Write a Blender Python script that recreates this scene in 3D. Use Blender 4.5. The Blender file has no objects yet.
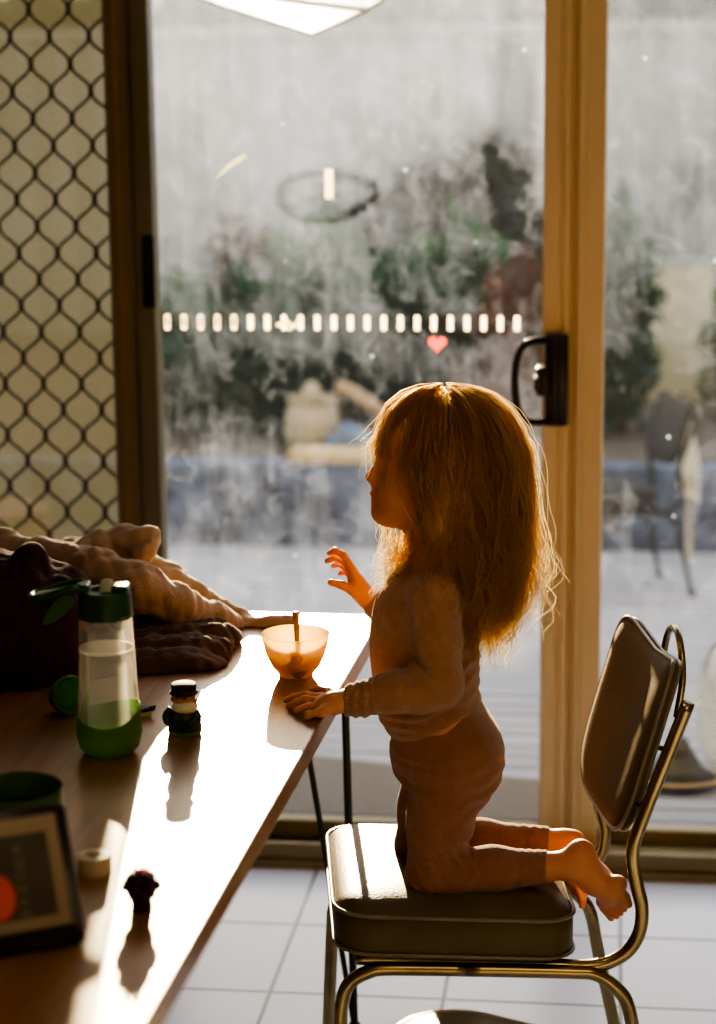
import bpy, bmesh, math, random
import numpy as np
import openvdb as vdb
from mathutils import Vector, Matrix
random.seed(7); RNG = np.random.default_rng(7)
SC = bpy.context.scene; COL = SC.collection
PI = math.pi

# ------------------------------------------------------------------ camera
F, PITCH, YAW, ROLL, CZ = 2069.6, 0.19576, 0.12259, -0.010, 1.6
_f = np.array([-math.sin(YAW)*math.cos(PITCH), math.cos(YAW)*math.cos(PITCH), -math.sin(PITCH)])
_r = np.array([math.cos(YAW), math.sin(YAW), 0]); _u = np.cross(_r, _f)
_r2 = math.cos(ROLL)*_r+math.sin(ROLL)*_u; _u2 = -math.sin(ROLL)*_r+math.cos(ROLL)*_u
def ray(px, py): return _f+_r2*(px-358)/F+_u2*(512-py)/F
def at(px, py, Y):
    d = ray(px, py); p = np.array([0, 0, CZ])+d*(Y/d[1]); return p
def atz(px, py, z):
    d = ray(px, py); return np.array([0, 0, CZ])+d*((z-CZ)/d[2])
cam = bpy.data.cameras.new('camera'); cam.sensor_fit = 'VERTICAL'; cam.sensor_height = 36; cam.lens = 36*F/1024
cam.clip_start = .05
co = bpy.data.objects.new('camera', cam); COL.objects.link(co)
M = Matrix(((_r2[0], _u2[0], -_f[0]), (_r2[1], _u2[1], -_f[1]), (_r2[2], _u2[2], -_f[2])))
co.matrix_world = Matrix.Translation((0, 0, CZ)) @ M.to_4x4()
cam.dof.use_dof = True; cam.dof.focus_distance = 3.08; cam.dof.aperture_fstop = 2.6
SC.camera = co

# ------------------------------------------------------------------ materials
def newmat(name):
    m = bpy.data.materials.new(name); m.use_nodes = True; m.node_tree.nodes.clear(); return m, m.node_tree
def nd(nt, t, **kw):
    n = nt.nodes.new(t)
    for k, v in kw.items():
        if k.startswith('i_'): n.inputs[k[2:].replace('_', ' ')].default_value = v
        else: setattr(n, k, v)
    return n
def ramp(nt, fac, stops, interp='LINEAR'):
    r = nt.nodes.new('ShaderNodeValToRGB'); r.color_ramp.interpolation = interp
    e = r.color_ramp.elements
    e[0].position, e[0].color = stops[0][0], (*stops[0][1], 1)
    e[1].position, e[1].color = stops[-1][0], (*stops[-1][1], 1)
    for p, c in stops[1:-1]:
        x = e.new(p); x.color = (*c, 1)
    nt.links.new(fac, r.inputs[0]); return r.outputs[0]
def coords(nt, scale=(1, 1, 1), kind='Object', rot=(0, 0, 0)):
    tc = nt.nodes.new('ShaderNodeTexCoord'); mp = nt.nodes.new('ShaderNodeMapping')
    mp.inputs['Scale'].default_value = scale; mp.inputs['Rotation'].default_value = rot
    nt.links.new(tc.outputs[kind], mp.inputs[0]); return mp.outputs[0]
def noise(nt, vec, scale, detail=3, rough=.5, dist=0):
    n = nt.nodes.new('ShaderNodeTexNoise'); n.inputs['Scale'].default_value = scale
    n.inputs['Detail'].default_value = detail; n.inputs['Roughness'].default_value = rough; n.inputs['Distortion'].default_value = dist
    nt.links.new(vec, n.inputs['Vector']); return n.outputs['Fac']
def math_(nt, op, a, b=None, c=None, clamp=False):
    n = nt.nodes.new('ShaderNodeMath'); n.operation = op; n.use_clamp = clamp
    for i, x in enumerate((a, b, c)):
        if x is None: continue
        if hasattr(x, 'links'): nt.links.new(x, n.inputs[i])
        else: n.inputs[i].default_value = x
    return n.outputs[0]
def pbr(name, c1, c2=None, scale=8, rough=.5, metal=0, bump=0, bscale=60, trans=0, sss=0, sheen=0, stretch=(1, 1, 1), coat=0, translucent=None, tfac=.3, ior=1.45, spec=.5, alpha=1, sssr=(1, .3, .15), ssss=.01):
    m, nt = newmat(name); p = nd(nt, 'ShaderNodeBsdfPrincipled'); out = nd(nt, 'ShaderNodeOutputMaterial')
    v = coords(nt, stretch)
    c2 = c2 or tuple(x*.82 for x in c1)
    col = ramp(nt, noise(nt, v, scale), [(.3, c2), (.7, c1)])
    nt.links.new(col, p.inputs['Base Color'])
    p.inputs['Roughness'].default_value = rough; p.inputs['Metallic'].default_value = metal
    p.inputs['Transmission Weight'].default_value = trans; p.inputs['IOR'].default_value = ior
    p.inputs['Subsurface Weight'].default_value = sss; p.inputs['Subsurface Radius'].default_value = sssr
    p.inputs['Subsurface Scale'].default_value = ssss
    p.inputs['Sheen Weight'].default_value = sheen; p.inputs['Sheen Roughness'].default_value = .4
    p.inputs['Coat Weight'].default_value = coat; p.inputs['Specular IOR Level'].default_value = spec
    p.inputs['Alpha'].default_value = alpha
    if bump:
        b = nd(nt, 'ShaderNodeBump'); b.inputs['Strength'].default_value = bump; b.inputs['Distance'].default_value = .004
        nt.links.new(noise(nt, v, bscale, 4), b.inputs['Height']); nt.links.new(b.outputs[0], p.inputs['Normal'])
    sh = p.outputs[0]
    if translucent:
        t = nd(nt, 'ShaderNodeBsdfTranslucent'); t.inputs[0].default_value = (*translucent, 1)
        mx = nd(nt, 'ShaderNodeMixShader'); mx.inputs[0].default_value = tfac
        nt.links.new(sh, mx.inputs[1]); nt.links.new(t.outputs[0], mx.inputs[2]); sh = mx.outputs[0]
    nt.links.new(sh, out.inputs[0]); return m

# ------------------------------------------------------------------ objects
def tag(o, label=None, cat=None, group=None, kind=None):
    if label: o['label'] = label
    if cat: o['category'] = cat
    if group: o['group'] = group
    if kind: o['kind'] = kind
    return o
def empty(name, loc=(0, 0, 0), rz=0):
    o = bpy.data.objects.new(name, None); COL.objects.link(o); o.location = loc; o.rotation_euler = (0, 0, rz)
    o.empty_display_size = .05; return o
def obj(name, bm, mat, parent=None, smooth=False, angle=None, label=None, kind=None):
    me = bpy.data.meshes.new(name)
    bmesh.ops.recalc_face_normals(bm, faces=bm.faces[:]); bm.to_mesh(me); bm.free()
    for p in me.polygons: p.use_smooth = smooth
    if mat: me.materials.append(mat)
    o = bpy.data.objects.new(name, me); COL.objects.link(o)
    if parent: o.parent = parent
    if label: o['label'] = label
    if kind: o['kind'] = kind
    if smooth and angle:
        me.set_sharp_from_angle(angle=math.radians(angle))
    return o
def raw(name, V, Fc, mat, parent=None, smooth=True, kind=None):
    me = bpy.data.meshes.new(name)
    V = np.asarray(V, np.float32); me.vertices.add(len(V)); me.vertices.foreach_set('co', V.ravel())
    Fc = np.asarray(Fc, np.int32); k = Fc.shape[1]
    me.loops.add(Fc.size); me.loops.foreach_set('vertex_index', Fc.ravel())
    me.polygons.add(len(Fc)); me.polygons.foreach_set('loop_start', np.arange(0, Fc.size, k, dtype=np.int32))
    me.polygons.foreach_set('use_smooth', np.full(len(Fc), smooth)); me.update(calc_edges=True); me.validate()
    if mat: me.materials.append(mat)
    o = bpy.data.objects.new(name, me); COL.objects.link(o)
    if parent: o.parent = parent
    if kind: o['kind'] = kind
    return o
def box(bm, c, s, bevel=0, rot=None, seg=2):
    mt = Matrix.Translation(c) @ (rot or Matrix.Identity(4)) @ Matrix.Diagonal((*s, 1))
    g = bmesh.ops.create_cube(bm, size=1, matrix=mt)
    if bevel:
        es = list({e for v in g['verts'] for e in v.link_edges})
        bmesh.ops.bevel(bm, geom=es, offset=bevel, segments=seg, affect='EDGES', profile=.5)
    return g
def bx(x0, x1, y0, y1, z0, z1, bevel=0, bm=None):
    bm = bm or bmesh.new(); box(bm, ((x0+x1)/2, (y0+y1)/2, (z0+z1)/2), (x1-x0, y1-y0, z1-z0), bevel); return bm
def crom(pts, n=8, closed=False):
    P = [Vector(p) for p in pts]; out = []
    N = len(P); rng = range(N if closed else N-1)
    for i in rng:
        p0 = P[(i-1) % N] if (closed or i > 0) else P[0]*2-P[1]
        p1 = P[i]; p2 = P[(i+1) % N]
        p3 = P[(i+2) % N] if (closed or i+2 < N) else P[-1]*2-P[-2]
        for k in range(n):
            t = k/n
            out.append(.5*((2*p1)+(p2-p0)*t+(2*p0-5*p1+4*p2-p3)*t*t+(3*p1-p0-3*p2+p3)*t**3))
    if not closed: out.append(P[-1].copy())
    return out
def tube(bm, pts, r, seg=10, closed=False, caps=True, rf=None):
    pts = [Vector(p) for p in pts]; n = len(pts); rings = []
    up = None
    for i, p in enumerate(pts):
        a = pts[(i-1) % n] if (closed or i) else p; b = pts[(i+1) % n] if (closed or i < n-1) else p
        t = (b-a).normalized()
        if up is None:
            up = Vector((0, 0, 1)) if abs(t.z) < .9 else Vector((1, 0, 0))
        up = (up-t*up.dot(t)); up = up.normalized() if up.length > 1e-6 else t.orthogonal().normalized()
        s = t.cross(up); rr = rf(i/(n-1)) if rf else r
        rings.append([bm.verts.new(p+(up*math.cos(2*PI*k/seg)+s*math.sin(2*PI*k/seg))*rr) for k in range(seg)])
    m = n if closed else n-1
    for i in range(m):
        A, B = rings[i], rings[(i+1) % n]
        for k in range(seg): bm.faces.new((A[k], A[(k+1) % seg], B[(k+1) % seg], B[k]))
    if caps and not closed: bm.faces.new(rings[0]); bm.faces.new(rings[-1])
def lathe(bm, prof, c=(0, 0, 0), seg=40, close=False, sx=1, sy=1, wob=None):
    rings = []
    for i, (r, z) in enumerate(prof):
        if r < 1e-6: rings.append([bm.verts.new((c[0], c[1], c[2]+z))]); continue
        rings.append([bm.verts.new((c[0]+r*sx*math.cos(2*PI*k/seg), c[1]+r*sy*math.sin(2*PI*k/seg), c[2]+z+(wob(i, 2*PI*k/seg) if wob else 0))) for k in range(seg)])
    L = len(rings)
    for i in range(L if close else L-1):
        A, B = rings[i], rings[(i+1) % L]
        for k in range(seg):
            a, a2, b, b2 = A[k % len(A)], A[(k+1) % len(A)], B[k % len(B)], B[(k+1) % len(B)]
            f = [x for j, x in enumerate((a, a2, b2, b)) if x not in (a, a2, b2, b)[:j]]
            if len(f) > 2: bm.faces.new(f)
def loft(bm, rings, closed_ends=True):
    R = [[bm.verts.new(p) for p in r] for r in rings]; n = len(R[0])
    for A, B in zip(R, R[1:]):
        for k in range(n): bm.faces.new((A[k], A[(k+1) % n], B[(k+1) % n], B[k]))
    if closed_ends: bm.faces.new(R[0]); bm.faces.new(R[-1])

# --- implicit volumes
class Vol:
    def __init__(s, lo, hi, vox):
        s.lo = np.array(lo, float); s.v = vox; s.n = np.ceil((np.array(hi)-s.lo)/vox).astype(int)+1
        s.f = np.full(s.n, .06, np.float32)
    def _sub(s, lo, hi):
        a = np.clip(np.floor((lo-s.lo)/s.v).astype(int), 0, s.n); b = np.clip(np.ceil((hi-s.lo)/s.v).astype(int)+1, 0, s.n)
        sl = tuple(slice(i, j) for i, j in zip(a, b))
        ax = [(s.lo[k]+s.v*np.arange(a[k], b[k])).astype(np.float32) for k in range(3)]
        return sl, ax[0][:, None, None], ax[1][None, :, None], ax[2][None, None, :]
    def _mix(s, sl, d, k, mode):
        f = s.f[sl]
        if mode == 'add':
            h = np.maximum(k-np.abs(f-d), 0)/k if k > 0 else 0
            s.f[sl] = np.minimum(f, d)-h*h*k*.25
        else:
            h = np.maximum(k-np.abs(f+d), 0)/k if k > 0 else 0
            s.f[sl] = np.maximum(f, -d)+h*h*k*.25
    def cap(s, a, b, ra, rb, k=.012, sy=1, mode='add'):
        a = np.array(a, float); b = np.array(b, float); m = max(ra, rb)*max(1, 1/sy)+k+.008
        sl, X, Y, Z = s._sub(np.minimum(a, b)-m, np.maximum(a, b)+m)
        if 0 in s.f[sl].shape: return
        d = b-a; d = d.copy(); d[1] *= sy; L = max(float(d@d), 1e-9)
        px, py, pz = X-a[0], (Y-a[1])*sy, Z-a[2]
        h = np.clip((px*d[0]+py*d[1]+pz*d[2])/L, 0, 1)
        q = np.sqrt((px-h*d[0])**2+(py-h*d[1])**2+(pz-h*d[2])**2)-(ra+(rb-ra)*h)
        s._mix(sl, q.astype(np.float32), k, mode)
    def chain(s, pts, k=.012, sy=1):
        for p, q in zip(pts, pts[1:]): s.cap(p[0], q[0], p[1], q[1], k, sy)
    def ell(s, c, r, k=.012, mode='add', rot=None):
        c = np.array(c, float); r = np.array(r, float); m = r.max()+k+.008
        sl, X, Y, Z = s._sub(c-m, c+m)
        if 0 in s.f[sl].shape: return
        x, y, z = X-c[0], Y-c[1], Z-c[2]
        if rot is not None:
            R = np.array(rot); x, y, z = [R[0][i]*x+R[1][i]*y+R[2][i]*z for i in range(3)]
        k0 = np.sqrt((x/r[0])**2+(y/r[1])**2+(z/r[2])**2); k1 = np.sqrt((x/r[0]**2)**2+(y/r[1]**2)**2+(z/r[2]**2)**2)
        s._mix(sl, (k0*(k0-1)/np.maximum(k1, 1e-6)).astype(np.float32), k, mode)
    def grid(s):
        return s._sub(s.lo, s.lo+s.v*s.n)
    def mesh(s, name, mat, parent=None, kind=None, origin=(0, 0, 0)):
        g = vdb.FloatGrid(.06); g.copyFromArray(s.f.astype(float))
        P, T, Q = g.convertToPolygons(isovalue=0.0, adaptivity=0)
        P = P*s.v+s.lo-np.array(origin)
        o = raw(name, P, np.asarray(Q)[:, ::-1], mat, parent, True, kind); return o
def rotz(a): return np.array([[math.cos(a), math.sin(a), 0], [-math.sin(a), math.cos(a), 0], [0, 0, 1]])

# ------------------------------------------------------------------ material set
m_tile, nt = newmat('floor_tile')
p = nd(nt, 'ShaderNodeBsdfPrincipled'); out = nd(nt, 'ShaderNodeOutputMaterial'); nt.links.new(p.outputs[0], out.inputs[0])
TS, X0, Y0 = .31886, -.60308, 3.82326
tc = nd(nt, 'ShaderNodeTexCoord'); mp = nd(nt, 'ShaderNodeMapping'); mp.inputs['Location'].default_value = (-X0/TS, -Y0/TS, 0); mp.inputs['Scale'].default_value = (1/TS, 1/TS, 1)
nt.links.new(tc.outputs['Object'], mp.inputs[0]); sep = nd(nt, 'ShaderNodeSeparateXYZ'); nt.links.new(mp.outputs[0], sep.inputs[0])
def gl(c):
    fr = math_(nt, 'FRACT', c); fr2 = math_(nt, 'SUBTRACT', 1.0, fr); return math_(nt, 'MINIMUM', fr, fr2)
e = math_(nt, 'MINIMUM', gl(sep.outputs[0]), gl(sep.outputs[1]))
g = nd(nt, 'ShaderNodeMapRange'); g.inputs['From Min'].default_value = .008; g.inputs['From Max'].default_value = .014; nt.links.new(e, g.inputs[0])
wn = nd(nt, 'ShaderNodeTexWhiteNoise'); fl = nd(nt, 'ShaderNodeVectorMath', operation='FLOOR'); nt.links.new(mp.outputs[0], fl.inputs[0]); nt.links.new(fl.outputs[0], wn.inputs['Vector'])
tcol = ramp(nt, math_(nt, 'ADD', math_(nt, 'MULTIPLY', noise(nt, coords(nt), 6, 4), .7), math_(nt, 'MULTIPLY', wn.outputs['Value'], .3)), [(.3, (.76, .79, .90)), (.75, (.82, .85, .95))])
mx = nd(nt, 'ShaderNodeMix', data_type='RGBA'); mx.inputs['A'].default_value = (.20, .19, .20, 1); nt.links.new(g.outputs[0], mx.inputs['Factor']); nt.links.new(tcol, mx.inputs['B'])
nt.links.new(mx.outputs['Result'], p.inputs['Base Color']); p.inputs['Roughness'].default_value = .3
bp = nd(nt, 'ShaderNodeBump'); bp.inputs['Strength'].default_value = .3; bp.inputs['Distance'].default_value = .003; nt.links.new(g.outputs[0], bp.inputs['Height']); nt.links.new(bp.outputs[0], p.inputs['Normal'])

m_wood, nt = newmat('varnished_wood')
p = nd(nt, 'ShaderNodeBsdfPrincipled'); out = nd(nt, 'ShaderNodeOutputMaterial'); nt.links.new(p.outputs[0], out.inputs[0])
v = coords(nt, (18, 1.2, 4)); n1 = noise(nt, v, 2.5, 6, .6, .6)
nt.links.new(ramp(nt, n1, [(.25, (.19, .092, .034)), (.5, (.28, .145, .058)), (.75, (.36, .20, .088))]), p.inputs['Base Color'])
p.inputs['Roughness'].default_value = .36
nt.links.new(ramp(nt, noise(nt, coords(nt, (30, 3, 4)), 4, 4), [(.2, (.30,)*3), (.8, (.42,)*3)]), p.inputs['Roughness'])
p.inputs['Coat Weight'].default_value = .4; p.inputs['Coat Roughness'].default_value = .25
bp = nd(nt, 'ShaderNodeBump'); bp.inputs['Strength'].default_value = .12; bp.inputs['Distance'].default_value = .002; nt.links.new(n1, bp.inputs['Height']); nt.links.new(bp.outputs[0], p.inputs['Normal'])

m_wall = pbr('wall_paint', (.42, .36, .27), rough=.8)
m_ceil = pbr('ceiling_paint', (.45, .42, .36), rough=.9)
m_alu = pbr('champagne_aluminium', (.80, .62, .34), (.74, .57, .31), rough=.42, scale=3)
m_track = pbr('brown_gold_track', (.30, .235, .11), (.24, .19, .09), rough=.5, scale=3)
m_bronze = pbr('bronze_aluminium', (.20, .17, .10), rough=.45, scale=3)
m_brown = pbr('brown_aluminium', (.26, .18, .09), rough=.5, scale=3)
m_black = pbr('black_plastic', (.02, .014, .012), rough=.28)
m_rubber = pbr('dark_rubber', (.015, .013, .01), rough=.7)
m_chrome = pbr('aged_chrome', (.42, .34, .19), (.30, .24, .13), rough=.24, metal=1, scale=20)
m_vinyl = pbr('olive_vinyl', (.15, .118, .055), (.12, .093, .042), spec=.3, rough=.42, bump=.15, bscale=180, scale=14)
m_vinylb = pbr('matt_olive_vinyl', (.16, .115, .05), (.13, .093, .04), spec=.15, rough=.7, bump=.15, bscale=180)
m_welt = pbr('vinyl_piping', (.24, .21, .13), rough=.35)
m_legmetal = pbr('dark_green_metal', (.02, .025, .016), rough=.5)
m_deck = pbr('weathered_deck', (.37, .365, .37), (.22, .22, .23), rough=.7, scale=3, stretch=(1, 8, 8), bump=.2)
m_fence = pbr('pale_fence_steel', (.27, .265, .235), (.17, .165, .145), rough=.6, scale=1.2)
m_stone = pbr('dark_stone', (.13, .16, .22), (.02, .026, .04), rough=.85, scale=9, bump=.5, bscale=20)
m_soil = pbr('garden_soil', (.09, .07, .05), rough=1)
m_sleeper = pbr('timber_sleeper', (.50, .36, .16), rough=.7, scale=5)
m_mat = pbr('grey_brown_doormat', (.19, .16, .12), (.13, .11, .09), rough=1, scale=80, bump=.6, bscale=200)
def leafmat(n, c, t): return pbr(n, c, tuple(x*.5 for x in c), scale=3, rough=.5, translucent=t, tfac=.35)
m_leaf = leafmat('green_leaf', (.025, .085, .022), (.07, .22, .03))
m_leafd = leafmat('dark_leaf', (.012, .045, .02), (.03, .12, .03))
m_leafr = leafmat('reddish_leaf', (.07, .035, .022), (.16, .06, .02))
m_leafo = leafmat('olive_leaf', (.035, .035, .022), (.08, .08, .03))
m_trunk = pbr('bark', (.10, .07, .045), rough=.9)

# dirty window glass: clear pane with a dusty film that scatters light; film density varies
def glassmat(name, seed, dens, arcs, grad=.5):
    m, nt = newmat(name); out = nd(nt, 'ShaderNodeOutputMaterial')
    tc = nd(nt, 'ShaderNodeTexCoord'); mp = nd(nt, 'ShaderNodeMapping'); mp.inputs['Location'].default_value = (seed, 0, seed*.7); nt.links.new(tc.outputs['Object'], mp.inputs[0])
    big = noise(nt, mp.outputs[0], 3.2, 5, .6, .8)
    mp2 = nd(nt, 'ShaderNodeMapping'); mp2.inputs['Scale'].default_value = (14, 1, 2.2); mp2.inputs['Rotation'].default_value = (0, .35, 0); nt.links.new(mp.outputs[0], mp2.inputs[0])
    st = noise(nt, mp2.outputs[0], 1.6, 4, .6, .5)
    fine = noise(nt, mp.outputs[0], 28, 4, .7)
    wv = nd(nt, 'ShaderNodeTexWave', wave_type='RINGS', rings_direction='SPHERICAL'); wv.inputs['Scale'].default_value = 5; wv.inputs['Distortion'].default_value = 9; wv.inputs['Detail'].default_value = 3; wv.inputs['Detail Scale'].default_value = 1.2
    nt.links.new(mp.outputs[0], wv.inputs['Vector'])
    blot = ramp(nt, noise(nt, mp.outputs[0], 17, 5, .65, 1.2), [(.50, (0,)*3), (.72, (1,)*3)])
    d = math_(nt, 'ADD', math_(nt, 'MULTIPLY', ramp(nt, big, [(.40, (0,)*3), (.64, (1,)*3)]), .45), math_(nt, 'MULTIPLY', ramp(nt, st, [(.42, (0,)*3), (.66, (1,)*3)]), .35))
    d = math_(nt, 'ADD', d, math_(nt, 'MULTIPLY', blot, .55))
    d = math_(nt, 'ADD', d, math_(nt, 'MULTIPLY', ramp(nt, wv.outputs[0], [(.75, (0,)*3), (1, (1,)*3)]), .12))
    d = math_(nt, 'MULTIPLY', d, math_(nt, 'ADD', math_(nt, 'MULTIPLY', fine, 1.1), .45))
    sp = nd(nt, 'ShaderNodeSeparateXYZ'); nt.links.new(tc.outputs['Object'], sp.inputs[0])
    # film density rises towards the top of the pane
    gr = nd(nt, 'ShaderNodeMapRange'); gr.inputs['From Min'].default_value = 1.22; gr.inputs['From Max'].default_value = 1.62; gr.inputs['To Min'].default_value = 0; gr.inputs['To Max'].default_value = grad
    nt.links.new(sp.outputs[2], gr.inputs[0]); d = math_(nt, 'ADD', d, gr.outputs[0])
    wn_ = noise(nt, mp.outputs[0], 9, 3, .6)
    for (cx, cz, rx, rz, kind, amt) in arcs:
        dx = math_(nt, 'DIVIDE', math_(nt, 'SUBTRACT', sp.outputs[0], cx), rx); dz = math_(nt, 'DIVIDE', math_(nt, 'SUBTRACT', sp.outputs[2], cz), rz)
        q = math_(nt, 'SQRT', math_(nt, 'ADD', math_(nt, 'MULTIPLY', dx, dx), math_(nt, 'MULTIPLY', dz, dz)))
        q = math_(nt, 'ADD', q, math_(nt, 'MULTIPLY', math_(nt, 'SUBTRACT', wn_, .5), 1.1))
        if kind == 'disc': w = ramp(nt, q, [(.55, (1,)*3), (1.0, (0,)*3)])
        else: w = ramp(nt, q, [(.50, (0,)*3), (.80, (1,)*3), (1.0, (0,)*3)])
        d = math_(nt, 'SUBTRACT', d, math_(nt, 'MULTIPLY', w, amt))
    # dried drops and fingermarks
    vo = nd(nt, 'ShaderNodeTexVoronoi'); vo.inputs['Scale'].default_value = 13; nt.links.new(mp.outputs[0], vo.inputs['Vector'])
    spk = ramp(nt, vo.outputs['Distance'], [(.03, (1,)*3), (.07, (0,)*3)])
    vs = nd(nt, 'ShaderNodeSeparateColor'); nt.links.new(vo.outputs['Color'], vs.inputs[0])
    spk = math_(nt, 'MULTIPLY', spk, math_(nt, 'GREATER_THAN', vs.outputs[0], .6))
    d = math_(nt, 'MAXIMUM', d, .12)
    fac = math_(nt, 'ADD', math_(nt, 'MULTIPLY', d, dens), math_(nt, 'MULTIPLY', spk, .35), clamp=True)
    tr = nd(nt, 'ShaderNodeBsdfTransparent'); tr.inputs[0].default_value = (.93, .96, .95, 1)
    tl = nd(nt, 'ShaderNodeBsdfTranslucent'); tl.inputs[0].default_value = (.52, .63, .86, 1)
    df = nd(nt, 'ShaderNodeBsdfDiffuse'); df.inputs[0].default_value = (.4, .4, .38, 1)
    a = nd(nt, 'ShaderNodeMixShader'); a.inputs[0].default_value = .3; nt.links.new(tl.outputs[0], a.inputs[1]); nt.links.new(df.outputs[0], a.inputs[2])
    b = nd(nt, 'ShaderNodeMixShader'); nt.links.new(fac, b.inputs[0]); nt.links.new(tr.outputs[0], b.inputs[1]); nt.links.new(a.outputs[0], b.inputs[2])
    gs = nd(nt, 'ShaderNodeBsdfGlossy'); gs.inputs['Roughness'].default_value = .03
    fr = nd(nt, 'ShaderNodeFresnel'); fr.inputs[0].default_value = 1.3
    c = nd(nt, 'ShaderNodeMixShader'); nt.links.new(fr.outputs[0], c.inputs[0]); nt.links.new(b.outputs[0], c.inputs[1]); nt.links.new(gs.outputs[0], c.inputs[2])
    nt.links.new(c.outputs[0], out.inputs[0]); return m
D = 4.23
def dz_(px, py): q = at(px, py, D); return q[0], q[2]
def arc(px, py, rx, ry, kind, amt): x, z = dz_(px, py); s = 1/F*4.3; return (x, z, rx*s, ry*s, kind, amt)
m_glass = glassmat('dusty_glass', 3.1, .10, [arc(470, 235, 95, 75, 'disc', .42), arc(325, 196, 58, 30, 'ring', .75), arc(335, 205, 45, 14, 'disc', .5), arc(240, 265, 36, 50, 'disc', .3), arc(512, 120, 30, 130, 'disc', .9), arc(455, 250, 110, 95, 'ring', .55), arc(300, 395, 120, 55, 'disc', .35), arc(230, 500, 60, 40, 'disc', .1)], 1.5)
m_glass2 = glassmat('dusty_glass_side', 8.4, .088, [arc(690, 190, 25, 40, 'disc', .35), arc(650, 420, 60, 90, 'disc', .5)], .9)

# ------------------------------------------------------------------ setting
def struct(name, bm, mat, parent=None, **k):
    o = obj(name, bm, mat, parent, **k)
    if not parent: o['kind'] = 'structure'
    return o
XL, XR, ZT = -1.95, 1.15, 2.12     # door opening
struct('floor', bx(-3.2, 2.4, -2.6, 4.13, -.12, 0), m_tile)
struct('ceiling', bx(-3.3, 2.5, -2.7, 4.4, 2.45, 2.55), m_ceil)
struct('wall_left', bx(-3.3, -3.2, -2.7, 4.4, -.12, 2.45), m_wall)
struct('wall_right', bx(2.4, 2.5, -2.7, 4.4, -.12, 2.45), m_wall)
struct('wall_back', bx(-3.2, 2.4, -2.7, -2.6, -.12, 2.45), m_wall)
bm = bx(-3.2, XL, 4.16, 4.36, -.12, 2.45); bx(XR, 2.4, 4.16, 4.36, -.12, 2.45, bm=bm); bx(XL, XR, 4.16, 4.36, ZT, 2.45, bm=bm)
struct('wall_door_side', bm, m_wall)
# bottom track: stepped rails
bm = bmesh.new()
for (y0, y1, z0, z1) in ((4.125, 4.40, -.02, .018), (4.135, 4.15, .018, .052), (4.17, 4.185, .018, .036), (4.30, 4.315, .018, .05), (4.16, 4.38, -.02, .03)):
    bx(XL, XR, y0, y1, z0, z1, .003, bm)
struct('trim_1', bm, m_track)
# sliding glass door (door_1): stiles, rails, glass, decals, handle
def zrail(bm, x0, x1, y0, y1, z0, z1): bx(x0, x1, y0, y1, z0, z1, .004, bm)
door1 = tag(empty('door_1', (0, 0, 0)), kind='structure')
xs0, xs1 = at(131, 300, D)[0], at(157, 300, D)[0]
xp0, xp1 = at(543, 300, D)[0], at(605, 300, D)[0]
def ribbed(bm, x0, x1, y, prof, z0, z1, yb):
    # vertical extrusion with stepped front face; prof: list of (fraction, protrusion)
    pts = [(x0+(x1-x0)*f, y-pz) for f, pz in prof]+[(x1, yb), (x0, yb)]
    A = [bm.verts.new((a, b, z0)) for a, b in pts]; B = [bm.verts.new((a, b, z1)) for a, b in pts]; n = len(pts)
    for k in range(n): bm.faces.new((A[k], A[(k+1) % n], B[(k+1) % n], B[k]))
    bm.faces.new(A); bm.faces.new(B)
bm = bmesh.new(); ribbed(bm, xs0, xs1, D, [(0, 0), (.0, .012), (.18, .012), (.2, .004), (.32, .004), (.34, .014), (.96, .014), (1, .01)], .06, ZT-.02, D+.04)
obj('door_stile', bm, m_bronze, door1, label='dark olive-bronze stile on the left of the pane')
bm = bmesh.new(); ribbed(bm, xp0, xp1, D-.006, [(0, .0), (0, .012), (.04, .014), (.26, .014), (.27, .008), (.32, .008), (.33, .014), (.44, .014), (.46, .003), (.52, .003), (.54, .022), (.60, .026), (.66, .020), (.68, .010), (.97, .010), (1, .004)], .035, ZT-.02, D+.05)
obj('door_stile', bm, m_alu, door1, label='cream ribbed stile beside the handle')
obj('bottom_rail', bx(xs1, xp0, D-.01, D+.03, .035, .075, .004), m_track, door1)
obj('top_rail', bx(xs1, xp0, D-.01, D+.03, ZT-.09, ZT-.02, .004), m_alu, door1)
bm = bmesh.new(); q = [bm.verts.new(v) for v in ((xs1-.005, D+.01, .07), (xp0+.005, D+.01, .07), (xp0+.005, D+.01, ZT-.08), (xs1-.005, D+.01, ZT-.08))]; bm.faces.new(q)
obj('glass_pane', bm, m_glass, door1)
m_decal = pbr('frosted_decal', (.85, .74, .52), (.7, .6, .42), rough=.5, scale=60, translucent=(1, .86, .6), tfac=.75)
for i in range(22):
    px = 166.5+16.68*i; a = at(px, 322.5+i*.07, D)
    hw, hh = .0052, .0155; o_ = bmesh.new()
    def rr(w, h, r):
        P = []
        for cx, cz, a0 in ((w-r, h-r, 0), (-w+r, h-r, 90), (-w+r, -h+r, 180), (w-r, -h+r, 270)):
            for t in range(0, 91, 30): P.append((cx+r*math.cos(math.radians(a0+t)), cz+r*math.sin(math.radians(a0+t))))
        return P
    y = D+.0085
    A = [o_.verts.new((a[0]+u, y, a[2]+w)) for u, w in rr(hw, hh, .003)]; B = [o_.verts.new((a[0]+u, y, a[2]+w+(.001))) for u, w in rr(hw*.55, hh*.72, .002)]
    n = len(A)
    for k in range(n): o_.faces.new((A[k], A[(k+1) % n], B[(k+1) % n], B[k]))
    if i > 4: o_.faces.new(B)
    obj('safety_decal', o_, m_decal, door1)
m_tape_glint = pbr('white_residue_and_glint', (.9, .85, .72), rough=.8, translucent=(1, .93, .75), tfac=.7)
bm = bmesh.new()
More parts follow.
